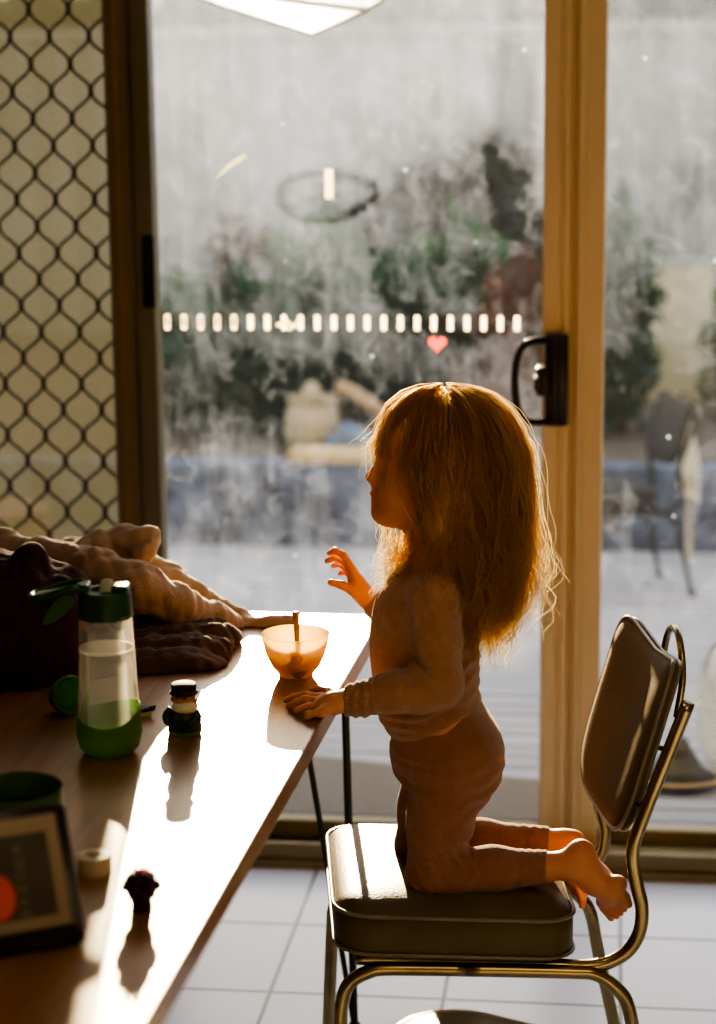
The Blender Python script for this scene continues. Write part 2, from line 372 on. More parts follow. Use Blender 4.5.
for px, py, r in ((279, 325, .008), (286, 323, .010), (293, 326, .009), (298, 322, .007), (289, 329, .006)):
    a = at(px, py, D); bmesh.ops.create_icosphere(bm, subdivisions=1, radius=r, matrix=Matrix.Translation((a[0], D+.006, a[2])) @ Matrix.Diagonal((1, .15, .6, 1)))
obj('torn_tape', bm, m_tape_glint, door1)
a = at(328.5, 184, D); obj('highlight_strip', bx(a[0]-.0085, a[0]+.0085, D+.007, D+.0085, a[2]-.03, a[2]+.03, .0005), m_tape_glint, door1, label='small upright white highlight on the glass')  # white strip standing in for an upright highlight on the pane
a0 = at(216, 178, D); a1 = at(244, 156, D); bm = bmesh.new(); tube(bm, [(a0[0], D+.007, a0[2]), ((a0[0]+a1[0])/2, D+.007, (a0[2]+a1[2])/2+.004), (a1[0], D+.007, a1[2])], .004, 6, rf=lambda t: .0012+.0042*t)
obj('dried_smear', bm, m_tape_glint, door1)
# red heart sticker
bm = bmesh.new(); a = at(437, 344, D); P = []
for k in range(28):
    t = 2*PI*k/28; P.append(bm.verts.new((a[0]+.0012*16*math.sin(t)**3, D+.008, a[2]+.0012*(13*math.cos(t)-5*math.cos(2*t)-2*math.cos(3*t)-math.cos(4*t)))))
bm.faces.new(P); obj('heart_sticker', bm, pbr('faded_red', (.75, .12, .08), rough=.6, translucent=(.9, .12, .08), tfac=.4), door1, label='small red heart sticker')
# lock plate on left stile
a = at(149.5, 235, D); b = at(149.5, 307, D)
bm = bx(a[0]-.014, a[0]+.012, D-.02, D-.012, b[2], a[2], .004); obj('lock_plate', bm, m_rubber, door1)
# D handle
hx0, hx1 = at(512, 380, D-.05)[0], at(568, 380, D-.03)[0]
zt, zb = at(545, 335, D-.04)[2], at(545, 425, D-.04)[2]
bm = bmesh.new(); bx(at(545, 380, D-.03)[0], hx1, D-.045, D-.028, zb-.002, zt+.002, .005, bm); bx(at(551, 380, D-.03)[0], at(559, 380, D-.03)[0], D-.055, D-.04, zb+.004, zt-.004, .004, bm)
box(bm, (at(543, 385, D-.05)[0], D-.055, (zt+zb)/2), (.028, .025, .06), .006)
box(bm, (at(539, 384, D-.05)[0], D-.062, (zt+zb)/2-.004), (.02, .016, .032), .005)
hd = obj('door_handle', bm, m_black, door1, smooth=True, angle=40)
bm = bmesh.new()
xa = at(549, 380, D-.05)[0]; xo = hx0+.008
tube(bm, crom([(xa, D-.05, zt-.010), (xa-.03, D-.062, zt-.010), (xo+.012, D-.075, zt-.022), (xo, D-.08, (zt+zb)/2+.03), (xo+.001, D-.08, (zt+zb)/2-.03), (xo+.014, D-.075, zb+.020), (xa-.03, D-.062, zb+.009), (xa, D-.05, zb+.010)], 8), .008, 12)
obj('pull_bar', bm, m_black, hd, smooth=True)
# window_1 fixed pane right of the post
w1 = tag(empty('window_1'), kind='structure')
bm = bmesh.new(); bx(XR-.05, XR, D-.01, D+.07, .03, ZT-.02, .004, bm); bx(xp1, XR, D+.03, D+.07, ZT-.07, ZT-.02, .004, bm)
obj('window_frame', bm, m_alu, w1); obj('bottom_rail', bx(xp1, XR, D+.03, D+.07, .03, .062, .004), m_track, w1)
bm = bmesh.new(); q = [bm.verts.new(v) for v in ((xp1-.02, D+.052, .07), (XR-.04, D+.052, .07), (XR-.04, D+.052, ZT-.06), (xp1-.02, D+.052, ZT-.06))]; bm.faces.new(q)
obj('glass_pane', bm, m_glass2, w1)
# door_2: security screen door with diamond grille
d2 = tag(empty('door_2'), kind='structure'); yS = D+.11
xg0, xg1 = XL+.08, at(114, 300, yS)[0]; xg2 = at(132, 300, yS)[0]
bm = bmesh.new(); ribbed(bm, xg1, xg2+.03, yS-.02, [(0, 0), (0, .004), (.12, .012), (.35, .012), (.37, .006), (1, .006)], .06, ZT-.02, yS+.02)
bx(XL, xg0, yS-.02, yS+.02, .06, ZT-.02, .004, bm); bx(xg0, xg1, yS-.02, yS+.02, .06, .13, .004, bm); bx(xg0, xg1, yS-.02, yS+.02, ZT-.09, ZT-.02, .004, bm)
obj('screen_frame', bm, m_brown, d2)
bm = bmesh.new()
s_ = 1/F*4.42; dx, dzz = 39.6*s_, 52.8*s_; n0 = at(49.9, 36.7, yS)   # one knot
def knot(i, j): return n0[0]+dx*i*.5-.0*j, n0[2]-dzz*j*.5
for j in range(-12, 60):
    for i in range(-26, 8):
        if (i+j) % 2: continue
        x, z = knot(i, j)
        for sgn in (-1, 1):
            x2 = x+sgn*dx*.5; z2 = z-dzz*.5
            if min(x, x2) < xg0-.01 or max(x, x2) > xg1+.03 or z > ZT-.04 or z2 < .08: continue
            P = []
            for k in range(7):
                t = k/6; sm = t-.13*math.sin(2*PI*t)
                P.append((x+sgn*dx*.5*sm, yS-.004+sgn*.002*math.sin(PI*t), z-dzz*.5*t))
            tube(bm, P, .0032, 6, caps=False, rf=lambda t: .0032+.0028*(abs(2*t-1)**5))
obj('diamond_grille', bm, pbr('grille_powdercoat', (.06, .05, .03), rough=.5), d2, smooth=True)
m_fly, nt = newmat('insect_mesh'); out = nd(nt, 'ShaderNodeOutputMaterial'); tr = nd(nt, 'ShaderNodeBsdfTransparent'); tl = nd(nt, 'ShaderNodeBsdfTranslucent'); df = nd(nt, 'ShaderNodeBsdfDiffuse')
tl.inputs[0].default_value = (.042, .043, .031, 1); df.inputs[0].default_value = (.10, .09, .07, 1)
a_ = nd(nt, 'ShaderNodeMixShader'); a_.inputs[0].default_value = .45; nt.links.new(tl.outputs[0], a_.inputs[1]); nt.links.new(df.outputs[0], a_.inputs[2])
fac = ramp(nt, noise(nt, coords(nt), 170, 2, .7), [(.3, (.66,)*3), (.7, (.84,)*3)])
b_ = nd(nt, 'ShaderNodeMixShader'); nt.links.new(fac, b_.inputs[0]); nt.links.new(tr.outputs[0], b_.inputs[1]); nt.links.new(a_.outputs[0], b_.inputs[2]); nt.links.new(b_.outputs[0], out.inputs[0])
bm = bmesh.new(); q = [bm.verts.new(v) for v in ((xg0-.01, yS+.012, .1), (xg1+.01, yS+.012, .1), (xg1+.01, yS+.012, ZT-.06), (xg0-.01, yS+.012, ZT-.06))]; bm.faces.new(q)
obj('insect_screen', bm, m_fly, d2)

# ------------------------------------------------------------------ outdoors
bm = bmesh.new(); y = 4.42; k = 0
while y < 7.38:
    bx(-5.5, 4.5, y, y+.083, -.045, -.006, .004, bm); y += .09
struct('deck', bm, m_deck)
struct('ground', bx(-14, 12, 4.41, 24, -.3, -.08), m_soil)
bm = bmesh.new(); bx(-7, 5, 7.4, 7.52, -.08, .30, .01, bm); struct('garden_retaining_wall', bm, m_stone)
struct('garden_bed', bx(-7, 5, 7.52, 11.9, -.08, .26), m_soil)
YF = 12.0
bm = bmesh.new(); xx = -9
zf = at(400, 25, YF)[2]
pts = []
while xx < 8:
    pts += [(xx, YF), (xx+.12, YF), (xx+.15, YF+.03), (xx+.21, YF+.03), (xx+.24, YF)]; xx += .24
A = [bm.verts.new((a, b, .0)) for a, b in pts]; B = [bm.verts.new((a, b, zf-.05)) for a, b in pts]
for i in range(len(A)-1):
    if (A[i].co-A[i+1].co).length > 1e-5: bm.faces.new((A[i], A[i+1], B[i+1], B[i]))
bx(-9, 8, YF-.03, YF+.06, zf-.06, zf, .01, bm)
struct('boundary_fence', bm, m_fence)
tm = tag(obj('doormat', bmesh.new(), m_mat), 'flat grey-brown doormat lying outside the glass sliding door', 'doormat')
bm = bmesh.new(); c0, c1 = atz(300, 754, .012), atz(510, 777, .012)
P = [(-1.3, c0[1]+(c0[1]-c1[1])/(c1[0]-c0[0])*(c0[0]+1.3)), (c1[0]+.13, c1[1]-.03), (c1[0]+.11, 4.44), (-1.3, 4.44)]
A = [bm.verts.new((a, b, -.005)) for a, b in P]; B = [bm.verts.new((a, b, .012)) for a, b in P]
bm.faces.new(A); bm.faces.new(B)
for k in range(4): bm.faces.new((A[k], A[(k+1) % 4], B[(k+1) % 4], B[k]))
bmesh.ops.recalc_face_normals(bm, faces=bm.faces[:]); bm.to_mesh(tm.data); bm.free(); tm.data.materials.append(m_mat)
# timber edging
a, b = at(296, 453, 7.46), at(372, 453, 7.46)
tag(obj('timber_sleeper', bx(a[0]-.02, b[0]+.35, 7.40, 7.53, .301, .345, .008), m_sleeper), 'yellow-brown timber plank lying on top of the garden wall behind the child', 'plank')

def bush(name, label, cat, c, r, h, mat, n, leaf, group=None, stems=3, seed=0, box_=False):
    rg = np.random.default_rng(seed+int(abs(c[0])*100)); root = empty(name, c)
    tag(root, label, cat, group)
    q = rg.normal(size=(n, 3)); q /= np.linalg.norm(q, axis=1)[:, None]; rad = rg.random(n)**.4
    if box_: pc = (rg.random((n, 3))*2-1)
    else: pc = q*rad[:, None]*(1+.18*np.sin(q[:, :1]*7+q[:, 2:]*9))
    pc = pc*np.array([r[0], r[1], h/2])+np.array([0, 0, h/2*1.02])
    pc[:, 2] = np.maximum(pc[:, 2], .03)
    a = rg.normal(size=(n, 3)); a /= np.linalg.norm(a, axis=1)[:, None]; b = np.cross(a, rg.normal(size=(n, 3))); b /= np.linalg.norm(b, axis=1)[:, None]
    L = leaf*(.6+.8*rg.random((n, 1)))
    V = np.stack([pc-a*L, pc+b*L*.42+a*L*.1, pc+a*L, pc-b*L*.42+a*L*.1], 1).reshape(-1, 3)
    raw('foliage', V, np.arange(4*n).reshape(-1, 4), mat, root, False)
    bm = bmesh.new()
    for k in range(stems):
        an = rg.random()*6.28; e = (math.cos(an)*r[0]*.45, math.sin(an)*r[1]*.45, h*.8)
        tube(bm, [(e[0]*.15, e[1]*.15, -.02), (e[0]*.5, e[1]*.4, h*.4), e], .012, 6, rf=lambda t: .016*(1-.7*t)*max(h, .4))
    obj('stem', bm, m_trunk, root, smooth=True); return root
S = 1
def bpos(px, Y): return (at(px, 400, Y)[0], Y, .26)
for i, (px, Y, rx, h, mt, n, lb) in enumerate((
    (190, 8.5, .26, .62, m_leaf, 1200, 'mid green garden shrub just right of the screen door frame'),
    (252, 8.2, .32, .66, m_leafd, 1500, 'dark green bushy shrub behind the garden wall, straight above the jacket sleeve'),
    (330, 9.0, .34, .84, m_leaf, 1500, 'green shrub behind the round pale pot in the garden bed'),
    (405, 8.5, .34, .72, m_leafd, 1500, 'dark green shrub just left of the child\'s head'),
    (470, 8.9, .32, .86, m_leaf, 1300, 'green shrub rising directly above the child\'s head'),
    (528, 8.3, .22, .76, m_leafr, 900, 'reddish brown shrub beside the black door handle'),
    (622, 8.4, .15, .98, m_leafd, 900, 'narrow dark green column shrub seen right of the cream post'),
    (755, 8.9, .24, .60, m_leaf, 700, 'bright green shrub at the right edge beyond the pale panel'),
    )):
    bush('garden_shrub', lb, 'shrub', bpos(px, Y), (rx, .26), h, mt, n, .045, 'shrubs in the garden bed', seed=i)
bush('sparse_shrub', 'tall dark sparse shrub against the fence above the child\'s head', 'shrub', bpos(462, 9.2), (.42, .22), 1.28, m_leafo, 650, .05, seed=31, stems=7)
bush('sparse_shrub', 'wide dark brownish leafless-looking shrub spread along the fence behind the child and handle', 'shrub', bpos(445, 10.6), (.62, .25), 1.42, m_leafo, 2600, .05, seed=37, stems=9)
bush('sparse_shrub', 'small brownish twiggy shrub against the fence above the jacket sleeve', 'shrub', bpos(240, 9.2), (.2, .2), 1.08, m_leafr, 260, .045, seed=33, stems=5)
# hedge and trees beyond the fence (their tops stay below the low sun)
for i, (px, Y, rx, top, mt, lb) in enumerate((
    (-60, 14.6, 1.05, 2.44, m_leafd, 'dark hedge bush beyond the fence above the diamond grille'),
    (118, 14.6, .60, 2.42, m_leafd, 'dark bluish hedge bush beyond the fence, top left of the glass door'),
    (275, 14.6, .52, 2.38, m_leaf, 'hedge bush beyond the fence behind the bright sail corner'),
    (425, 14.6, .54, 2.44, m_leaf, 'green hedge bush beyond the fence, top right of the bright sail corner'),
    (580, 14.6, .56, 2.7, m_leafd, 'dark green hedge bush beyond the fence above the cream post'),
    (765, 14.6, .75, 3.0, m_leafd, 'tall dark green tree crown beyond the fence at top right'))):
    bush('hedge_bush', lb, 'hedge', (at(px, 60, Y)[0], Y, -.08), (rx, .6), (2.40 if i < 5 else 2.6), mt, 5200, .10, 'hedge beyond the fence', seed=50+i, stems=2, box_=True)
# pale pot, stone, board, etc. in the garden bed
m_pot = pbr('pale_ceramic', (.40, .34, .21), rough=.5)
a = bpos(312, 7.85)
bm = bmesh.new(); lathe(bm, [(0, 0), (.07, 0), (.085, .02), (.11, .10), (.10, .17), (.085, .20), (.10, .215), (.10, .225), (.08, .225), (.075, .2), (0, .19)], seg=28)
pot = obj('garden_pot', bm, m_pot, smooth=True, angle=40); pot.location = (a[0], a[1], .26); tag(pot, 'round pale ceramic pot in the garden bed left of the child\'s face', 'pot')
bm = bmesh.new(); lathe(bm, [(0, 0), (.05, 0), (.065, .04), (.055, .09), (.03, .13), (0, .14)], seg=20)
f = obj('lid_knob', bm, m_pot, pot, smooth=True); f.location = (0, 0, .2); f.scale = (.6, .6, .6)
a = bpos(352, 7.75); bm = bmesh.new(); bmesh.ops.create_icosphere(bm, subdivisions=3, radius=1, matrix=Matrix.Diagonal((.10, .09, .075, 1)))
for v in bm.verts: v.co += v.normal*.012*math.sin(v.co.x*50+v.co.z*40)
o = obj('garden_rock', bm, pbr('blue_rock', (.10, .15, .22), rough=.8), smooth=True); o.location = (a[0], a[1], .32); tag(o, 'rounded dark blue-grey rock in the garden bed beside the pale pot', 'rock')
bm = bmesh.new(); p0, p1 = at(336, 386, 8.0), at(375, 412, 8.0); tube(bm, [p0, (p0+p1)/2+np.array([0, 0, .02]), p1+np.array([.1, 0, -.06])], .03, 10)
tag(obj('driftwood_log', bm, pbr('driftwood', (.42, .30, .17), rough=.8), smooth=True), 'tan sloping log propped above the blue-grey garden rock', 'log')
a, b = at(638, 265, 9.3), at(712, 402, 9.3)
bp_ = tag(empty('pale_panel', ((a[0]+b[0])/2, 9.35, 0)), 'tall pale cream panel standing against the fence on the right', 'panel')
hw = (b[0]-a[0])/2
obj('board', bx(-hw, hw, 0, .03, .26, a[2], .004), pbr('cream_board', (.62, .57, .38), rough=.6, translucent=(.9, .85, .6), tfac=.3), bp_)
bm = bmesh.new(); bx(-hw-.02, -hw, -.01, .04, .26, a[2]+.02, .003, bm); bx(hw, hw+.02, -.01, .04, .26, a[2]+.02, .003, bm); bx(-hw, hw, -.01, .04, a[2], a[2]+.02, .003, bm)
obj('panel_frame', bm, pbr('grey_frame', (.3, .32, .3)), bp_)
a, b = at(673, 415, 7.2), at(696, 498, 7.2)
bm = bmesh.new(); P = [(a[0]+.05, 7.25, b[2]+.31), (b[0]-.03, 7.25, b[2]+.31), (b[0]+.01, 7.18, b[2]+.12), (b[0]+.01, 7.1, b[2]-.0), (a[0]+.02, 7.1, b[2]+.05), (a[0]+.02, 7.18, b[2]+.13)]
A = [bm.verts.new((x, y, z)) for x, y, z in P]; B = [bm.verts.new((x, y+.012, z)) for x, y, z in P]; bm.faces.new(A); bm.faces.new(B)
for k in range(6): bm.faces.new((A[k], A[(k+1) % 6], B[(k+1) % 6], B[k]))
bx(a[0]+.05, a[0]+.07, 7.12, 7.14, 0, b[2]+.1, 0, bm)
tag(obj('cream_board_offcut', bm, pbr('cream_board_small', (.55, .5, .38), rough=.6, translucent=(.9, .85, .6), tfac=.2)), 'small pale cream board leaning behind the dark outdoor chair', 'board')
# clear plastic tub on the deck
m_clear, nt = newmat('clear_plastic'); out = nd(nt, 'ShaderNodeOutputMaterial'); tr = nd(nt, 'ShaderNodeBsdfTransparent'); tr.inputs[0].default_value = (.9, .88, .8, 1)
gs = nd(nt, 'ShaderNodeBsdfGlossy'); gs.inputs['Roughness'].default_value = .12; tl = nd(nt, 'ShaderNodeBsdfTranslucent'); tl.inputs[0].default_value = (.85, .78, .6, 1)
lw = nd(nt, 'ShaderNodeLayerWeight'); lw.inputs[0].default_value = .35
a_ = nd(nt, 'ShaderNodeMixShader'); nt.links.new(lw.outputs['Facing'], a_.inputs[0]); nt.links.new(tl.outputs[0], a_.inputs[1]); nt.links.new(gs.outputs[0], a_.inputs[2])
b_ = nd(nt, 'ShaderNodeMixShader'); nt.links.new(ramp(nt, math_(nt, 'ADD', lw.outputs['Facing'], math_(nt, 'MULTIPLY', noise(nt, coords(nt), 12), .15)), [(.2, (.14,)*3), (.9, (.8,)*3)]), b_.inputs[0]); nt.links.new(tr.outputs[0], b_.inputs[1]); nt.links.new(a_.outputs[0], b_.inputs[2]); nt.links.new(b_.outputs[0], out.inputs[0])
a = atz(715, 790, 0); cx = at(697, 720, 4.9)[0]+.17
bm = bmesh.new(); lathe(bm, [(0, .002), (.10, .002), (.145, .02), (.165, .07), (.17, .16), (.165, .25), (.14, .30), (.10, .325), (.06, .33), (.055, .345), (0, .348)], seg=40)
tub = obj('clear_tub', bm, m_clear, smooth=True); tub.location = (cx, 4.9, -.004); tag(tub, 'rounded clear plastic tub on the deck at the right edge', 'tub')
bm = bmesh.new(); tube(bm, [(.171*math.cos(t*PI/24), .171*math.sin(t*PI/24), .17) for t in range(48)], .004, 8, closed=True); obj('rim', bm, m_clear, tub, smooth=True)
a = atz(678, 795, 0); bm = bmesh.new(); lathe(bm, [(0, 0), (.075, 0), (.10, .02), (.06, .05), (.035, .09), (.02, .12), (0, .12)], seg=24, sy=.7)
sc_ = obj('dark_planter_lid', bm, pbr('dark_brown_plastic', (.05, .045, .03), rough=.5), smooth=True); sc_.location = (a[0]+.0, a[1]+.08, -.005); tag(sc_, 'low dark conical lid with a tan rim lying on the deck', 'lid')
bm = bmesh.new(); tube(bm, [(.1*math.cos(t*PI/16), .07*math.sin(t*PI/16), .022) for t in range(32)], .006, 6, closed=True); obj('rim', bm, m_sleeper, sc_, smooth=True)
# pendant lamp over the table: folded square shade whose lowest corner dips into view
Yp = 2.55; tipp = at(313, 35, Yp)
pend = tag(empty('pendant_lamp', (tipp[0], Yp, tipp[2])), 'bright white angular pendant lamp shade hanging down over the table', 'lamp')
m_shade = pbr('white_opal_shade', (.95, .93, .88), rough=.4, translucent=(1, .97, .9), tfac=.7)
bm = bmesh.new()
cn = [(-.190, -.03, .062), (.078, -.10, .024), (.16, .05, .09), (-.06, .14, .10)]
t0 = bm.verts.new((0, 0, 0)); lo_ = [bm.verts.new(p) for p in cn]; hi_ = [bm.verts.new((p[0]*1.15, p[1]*1.15, p[2]+.12)) for p in cn]
for k in range(4):
    bm.faces.new((t0, lo_[k], lo_[(k+1) % 4])); bm.faces.new((lo_[k], hi_[k], hi_[(k+1) % 4], lo_[(k+1) % 4]))
obj('lamp_shade', bm, m_shade, pend)
bm = bmesh.new()
for k in range(4): tube(bm, [(0, 0, 0), cn[k]], .0025, 6)
tube(bm, cn, .003, 6, closed=True); obj('shade_edging', bm, pbr('shade_edging', (.75, .73, .66), rough=.6, translucent=(.9, .88, .8), tfac=.5), pend, smooth=True)
bm = bmesh.new(); lathe(bm, [(.02, .16), (.022, .2), (.012, .24), (.003, .25), (.003, 2.447-tipp[2]), (0, 2.447-tipp[2])], seg=16); obj('cord', bm, m_black, pend, smooth=True)
bm = bmesh.new(); bmesh.ops.create_uvsphere(bm, u_segments=16, v_segments=10, radius=.032, matrix=Matrix.Translation((0, 0, .125)))
m_bulb, nt = newmat('lit_bulb'); em = nd(nt, 'ShaderNodeEmission'); em.inputs[0].default_value = (1, .93, .8, 1); em.inputs[1].default_value = 160; o_ = nd(nt, 'ShaderNodeOutputMaterial'); nt.links.new(em.outputs[0], o_.inputs[0])
obj('bulb', bm, m_bulb, pend, smooth=True)
# terracotta-brown barrel beyond the screen
a = at(-8, 520, 5.4); bm = bmesh.new(); lathe(bm, [(0, 0), (.13, 0), (.17, .12), (.18, .3), (.165, .46), (.15, .5), (.16, .52), (.14, .53), (0, .50)], seg=32)
o = obj('planter_barrel', bm, pbr('dark_terracotta', (.12, .045, .025), rough=.7), smooth=True, angle=40); o.location = (a[0], 5.4, -.006); tag(o, 'dark red-brown planter barrel standing outside behind the screen door', 'planter')

# ------------------------------------------------------------------ table
TX = math.atan2(.051, 1.609); tb = empty('dining_table', (-.379, 3.41, 0), -TX)
tag(tb, 'long varnished wooden dining table with dark thin hairpin legs', 'table')
bm = bx(-.92, 0, -2.3, 0, .708, .74, .003); obj('tabletop', bm, m_wood, tb)
for (x, y) in ((-.06, -.055), (-.86, -.055), (-.06, -2.24), (-.86, -2.24)):
    sx = -1 if x > -.4 else 1
    bm = bmesh.new(); sy_ = -1 if y > -1 else 1
    for (ddx, ddy) in ((.0, 0), (.093*sx, .0)):
        tube(bm, [(x+ddx, y+ddy, .706), (x+.012, y, .008)], .0068 if ddx == 0 else .0052, 8)
    box(bm, (x+.03*sx, y+.03*sy_, .705), (.12, .12, .005)); bmesh.ops.create_uvsphere(bm, u_segments=10, v_segments=6, radius=.011, matrix=Matrix.Translation((x+.012, y, .011)))
    obj('leg', bm, m_legmetal, tb, smooth=True, angle=40)

# ------------------------------------------------------------------ chair
CR = math.radians(9.5); CC = np.array([-.225, 2.99, 0]); TILT = math.radians(3.2)
def tl_(x, z): # seat tilt about the front
    return x*math.cos(TILT)+0, z-(x+.185)*math.sin(TILT)
def chair(name, label):
    root = empty(name, CC, CR); tag(root, label, 'chair')
    x0, x1, h = -.190, .162, .190; zt_, zb_ = .469, .388
    def ring(inset, z, r):
        P = []; w0, w1, hh = x0+inset, x1-inset, h-inset
        for cx, cy, a0 in ((w1-r, hh-r, 0), (w0+r, hh-r, 90), (w0+r, -hh+r, 180), (w1-r, -hh+r, 270)):
            for t in range(0, 91, 15):
                X = cx+r*math.cos(math.radians(a0+t)); Yv = cy+r*math.sin(math.radians(a0+t)); P.append((X, Yv, z-(X+.186)*math.sin(TILT)))
        return P
    bm = bmesh.new()
    rings = [ring(.012, zb_, .045), ring(.002, zb_+.006, .052), ring(0, zb_+.03, .055), ring(0, zt_-.018, .055), ring(.004, zt_-.012, .055), ring(.012, zt_-.005, .05), ring(.03, zt_+.001, .045), ring(.06, zt_+.005, .035), ring(.11, zt_+.007, .03), ring(.16, zt_+.008, .008)]
    loft(bm, rings); seat = obj('seat', bm, m_vinyl, root, smooth=True, angle=50)
    bm = bmesh.new(); tube(bm, ring(-.001, zt_-.014, .056), .0032, 8, closed=True); obj('piping', bm, m_welt, seat, smooth=True)
    bm = bmesh.new(); tube(bm, ring(-.0005, zb_+.010, .054), .0028, 8, closed=True); obj('piping', bm, m_welt, seat, smooth=True)
    # backrest: curved padded panel
    def bk(u, v, off):  # u -1..1 across y, v 0..1 up; corner rounding applied outside
        yy = u*.158; bow = .010*(1-u*u); xx = .216+.080*v+bow+off-.010*u
        return (xx, yy, .540+.268*v+(.016*v*u*u)-.25*off-.018*max(0, 2*v-1)*(1-u*u))
    N = 40; outl = []
    for k in range(N):
        t = 2*PI*k/N; c, s = math.cos(t), math.sin(t); ex = .30 if s > 0 else .5
        outl.append((math.copysign(abs(c)**ex, c), math.copysign(abs(s)**ex, s)))
    def bring(sc, off): return [bk(u*sc, .5+.5*v*sc*(.98 if v > 0 else 1)-.02*(1-abs(u))*(v < 0), off) for u, v in outl]
    bm = bmesh.new(); loft(bm, [bring(.02, -.013), bring(.25, -.013), bring(.5, -.013), bring(.7, -.013), bring(.85, -.011), bring(.97, -.006), bring(1, 0), bring(1, .008), bring(.97, .012), bring(.5, .013), bring(.02, .013)])
    back = obj('backrest', bm, m_vinylb, root, smooth=True, angle=60)
    bm = bmesh.new(); tube(bm, bring(1.005, -.002), .003, 8, closed=True); obj('piping', bm, m_welt, back, smooth=True)
    bm = bmesh.new(); tube(bm, bring(1.0, .009), .003, 8, closed=True); obj('piping', bm, m_welt, back, smooth=True)
    # loop handle at the top of the back
    bm = bmesh.new()
    P = [Vector((.322, .058, .71)), Vector((.326, .056, .765)), Vector((.330, .040, .805)), Vector((.333, 0, .820)), Vector((.333, -.040, .800)), Vector((.333, -.056, .755)), Vector((.325, -.058, .70))]
    tube(bm, crom(P, 6), .0055, 10); obj('carry_handle', bm, m_chrome, root, smooth=True)
    r = .0102; R = .0105
    for s in (-1, 1):
        y = s*.168
        bm = bmesh.new()
        P = [(.319, y, .755), (.290, y, .675), (.252, y, .57), (.243, y, .53), (.249, y, .485), (.258, y, .442), (.252, y, .402), (.228, y*1.0, .372), (.180, y, .358), (.09, y*.98, .364), (-.08, y*.98, .374), (-.16, y*.96, .378)]
        tube(bm, crom(P, 6), r, 12); bp0 = obj('back_upright', bm, m_chrome, root, smooth=True)
        for zq, xq in ((.685, .280), (.60, .255)):
            bm = bmesh.new(); tube(bm, [(xq+.006, y*.97, zq), (xq-.012, y*.86, zq)], .004, 8); obj('screw', bm, m_black, bp0, smooth=True)
        y2 = s*.176
        for q, (fx, sgn) in enumerate(((-.16, -1), (.165, 1))):
            bm = bmesh.new()
            if sgn < 0: P = [(0, y2, .362), (-.11, y2, .3665), (-.140, y2, .363), (-.168, y2, .347), (-.180, y2, .318), (-.184, y2*1.01, .27), (-.196, y2*1.04, .012)]
            else: P = [(0, y2, .362), (.15, y2, .354), (.190, y2, .349), (.222, y2, .325), (.239, y2, .295), (.254, y2*1.01, .22), (.300, y2*1.03, .012)]
            tube(bm, crom(P, 7), R, 12); lg = obj('leg', bm, m_chrome, root, smooth=True)
            bm = bmesh.new(); e_ = P[-1]; lathe(bm, [(0, -.012), (.015, -.012), (.016, .004), (.0125, .02), (0, .02)], (e_[0], e_[1], e_[2]), 14); obj('rubber_foot', bm, m_rubber, lg, smooth=True, angle=40)
    bm = bmesh.new(); tube(bm, [(-.11, -.172, .366), (-.11, .172, .366)], .008, 10); tube(bm, [(.1, -.172, .356), (.1, .172, .356)], .008, 10); obj('cross_bar', bm, m_chrome, root, smooth=True)
    return root
def copy_tree(o, parent=None):
    c = o.copy(); COL.objects.link(c); c.parent = parent
    for ch in o.children: copy_tree(ch, c)
    return c
ch = chair('kitchen_chair', 'olive vinyl kitchen chair with chrome tube frame that the child kneels on')
ch2 = copy_tree(ch); ch2.location = (at(640, 430, 6.75)[0]-.10, 6.75, -.004); ch2.scale = (.8, .8, .8); ch2.rotation_euler = (0, 0, math.radians(20))
for q_ in list(ch2.children_recursive):
    if q_.type == 'MESH': q_.material_slots[0].link = 'OBJECT'; q_.material_slots[0].material = m_rubber
ch2['label'] = 'small dark tube-framed chair with a loop handle standing outside on the deck'
# vinyl-topped stool in the foreground
sa = atz(488, 1009, .46); st = empty('vinyl_stool', (sa[0], sa[1]-.165, 0), math.radians(-24)); tag(st, 'glossy olive vinyl stool top with piped edge at the bottom of the photo', 'stool')
def sring(w, z, r): return [(cx+r*math.cos(math.radians(a0+t)), cy+r*math.sin(math.radians(a0+t)), z) for cx, cy, a0 in ((w-r, w-r, 0), (-w+r, w-r, 90), (-w+r, -w+r, 180), (w-r, -w+r, 270)) for t in range(0, 91, 15)]
bm = bmesh.new(); loft(bm, [sring(.135, .40, .07), sring(.15, .405, .08), sring(.15, .447, .08), sring(.143, .456, .077), sring(.11, .464, .06), sring(.05, .468, .03), sring(.02, .468, .01)]); s1 = obj('seat', bm, m_vinyl, st, smooth=True, angle=50)
bm = bmesh.new(); tube(bm, sring(.151, .451, .081), .0032, 8, closed=True); obj('piping', bm, m_chrome, s1, smooth=True)
for sx in (-1, 1):
    for sy_ in (-1, 1):
        bm = bmesh.new(); tube(bm, [(sx*.10, sy_*.10, .40), (sx*.115, sy_*.115, .2), (sx*.14, sy_*.14, 0)], .010, 10); obj('leg', bm, m_chrome, st, smooth=True)

# ------------------------------------------------------------------ child
def PT(px, py, Y, r): return (at(px, py, Y), r)
YT = 2.96
lo, hi = (-.50, 2.74, .40), (.09, 3.16, 1.19); VX = .0026
K = Vol(lo, hi, VX)
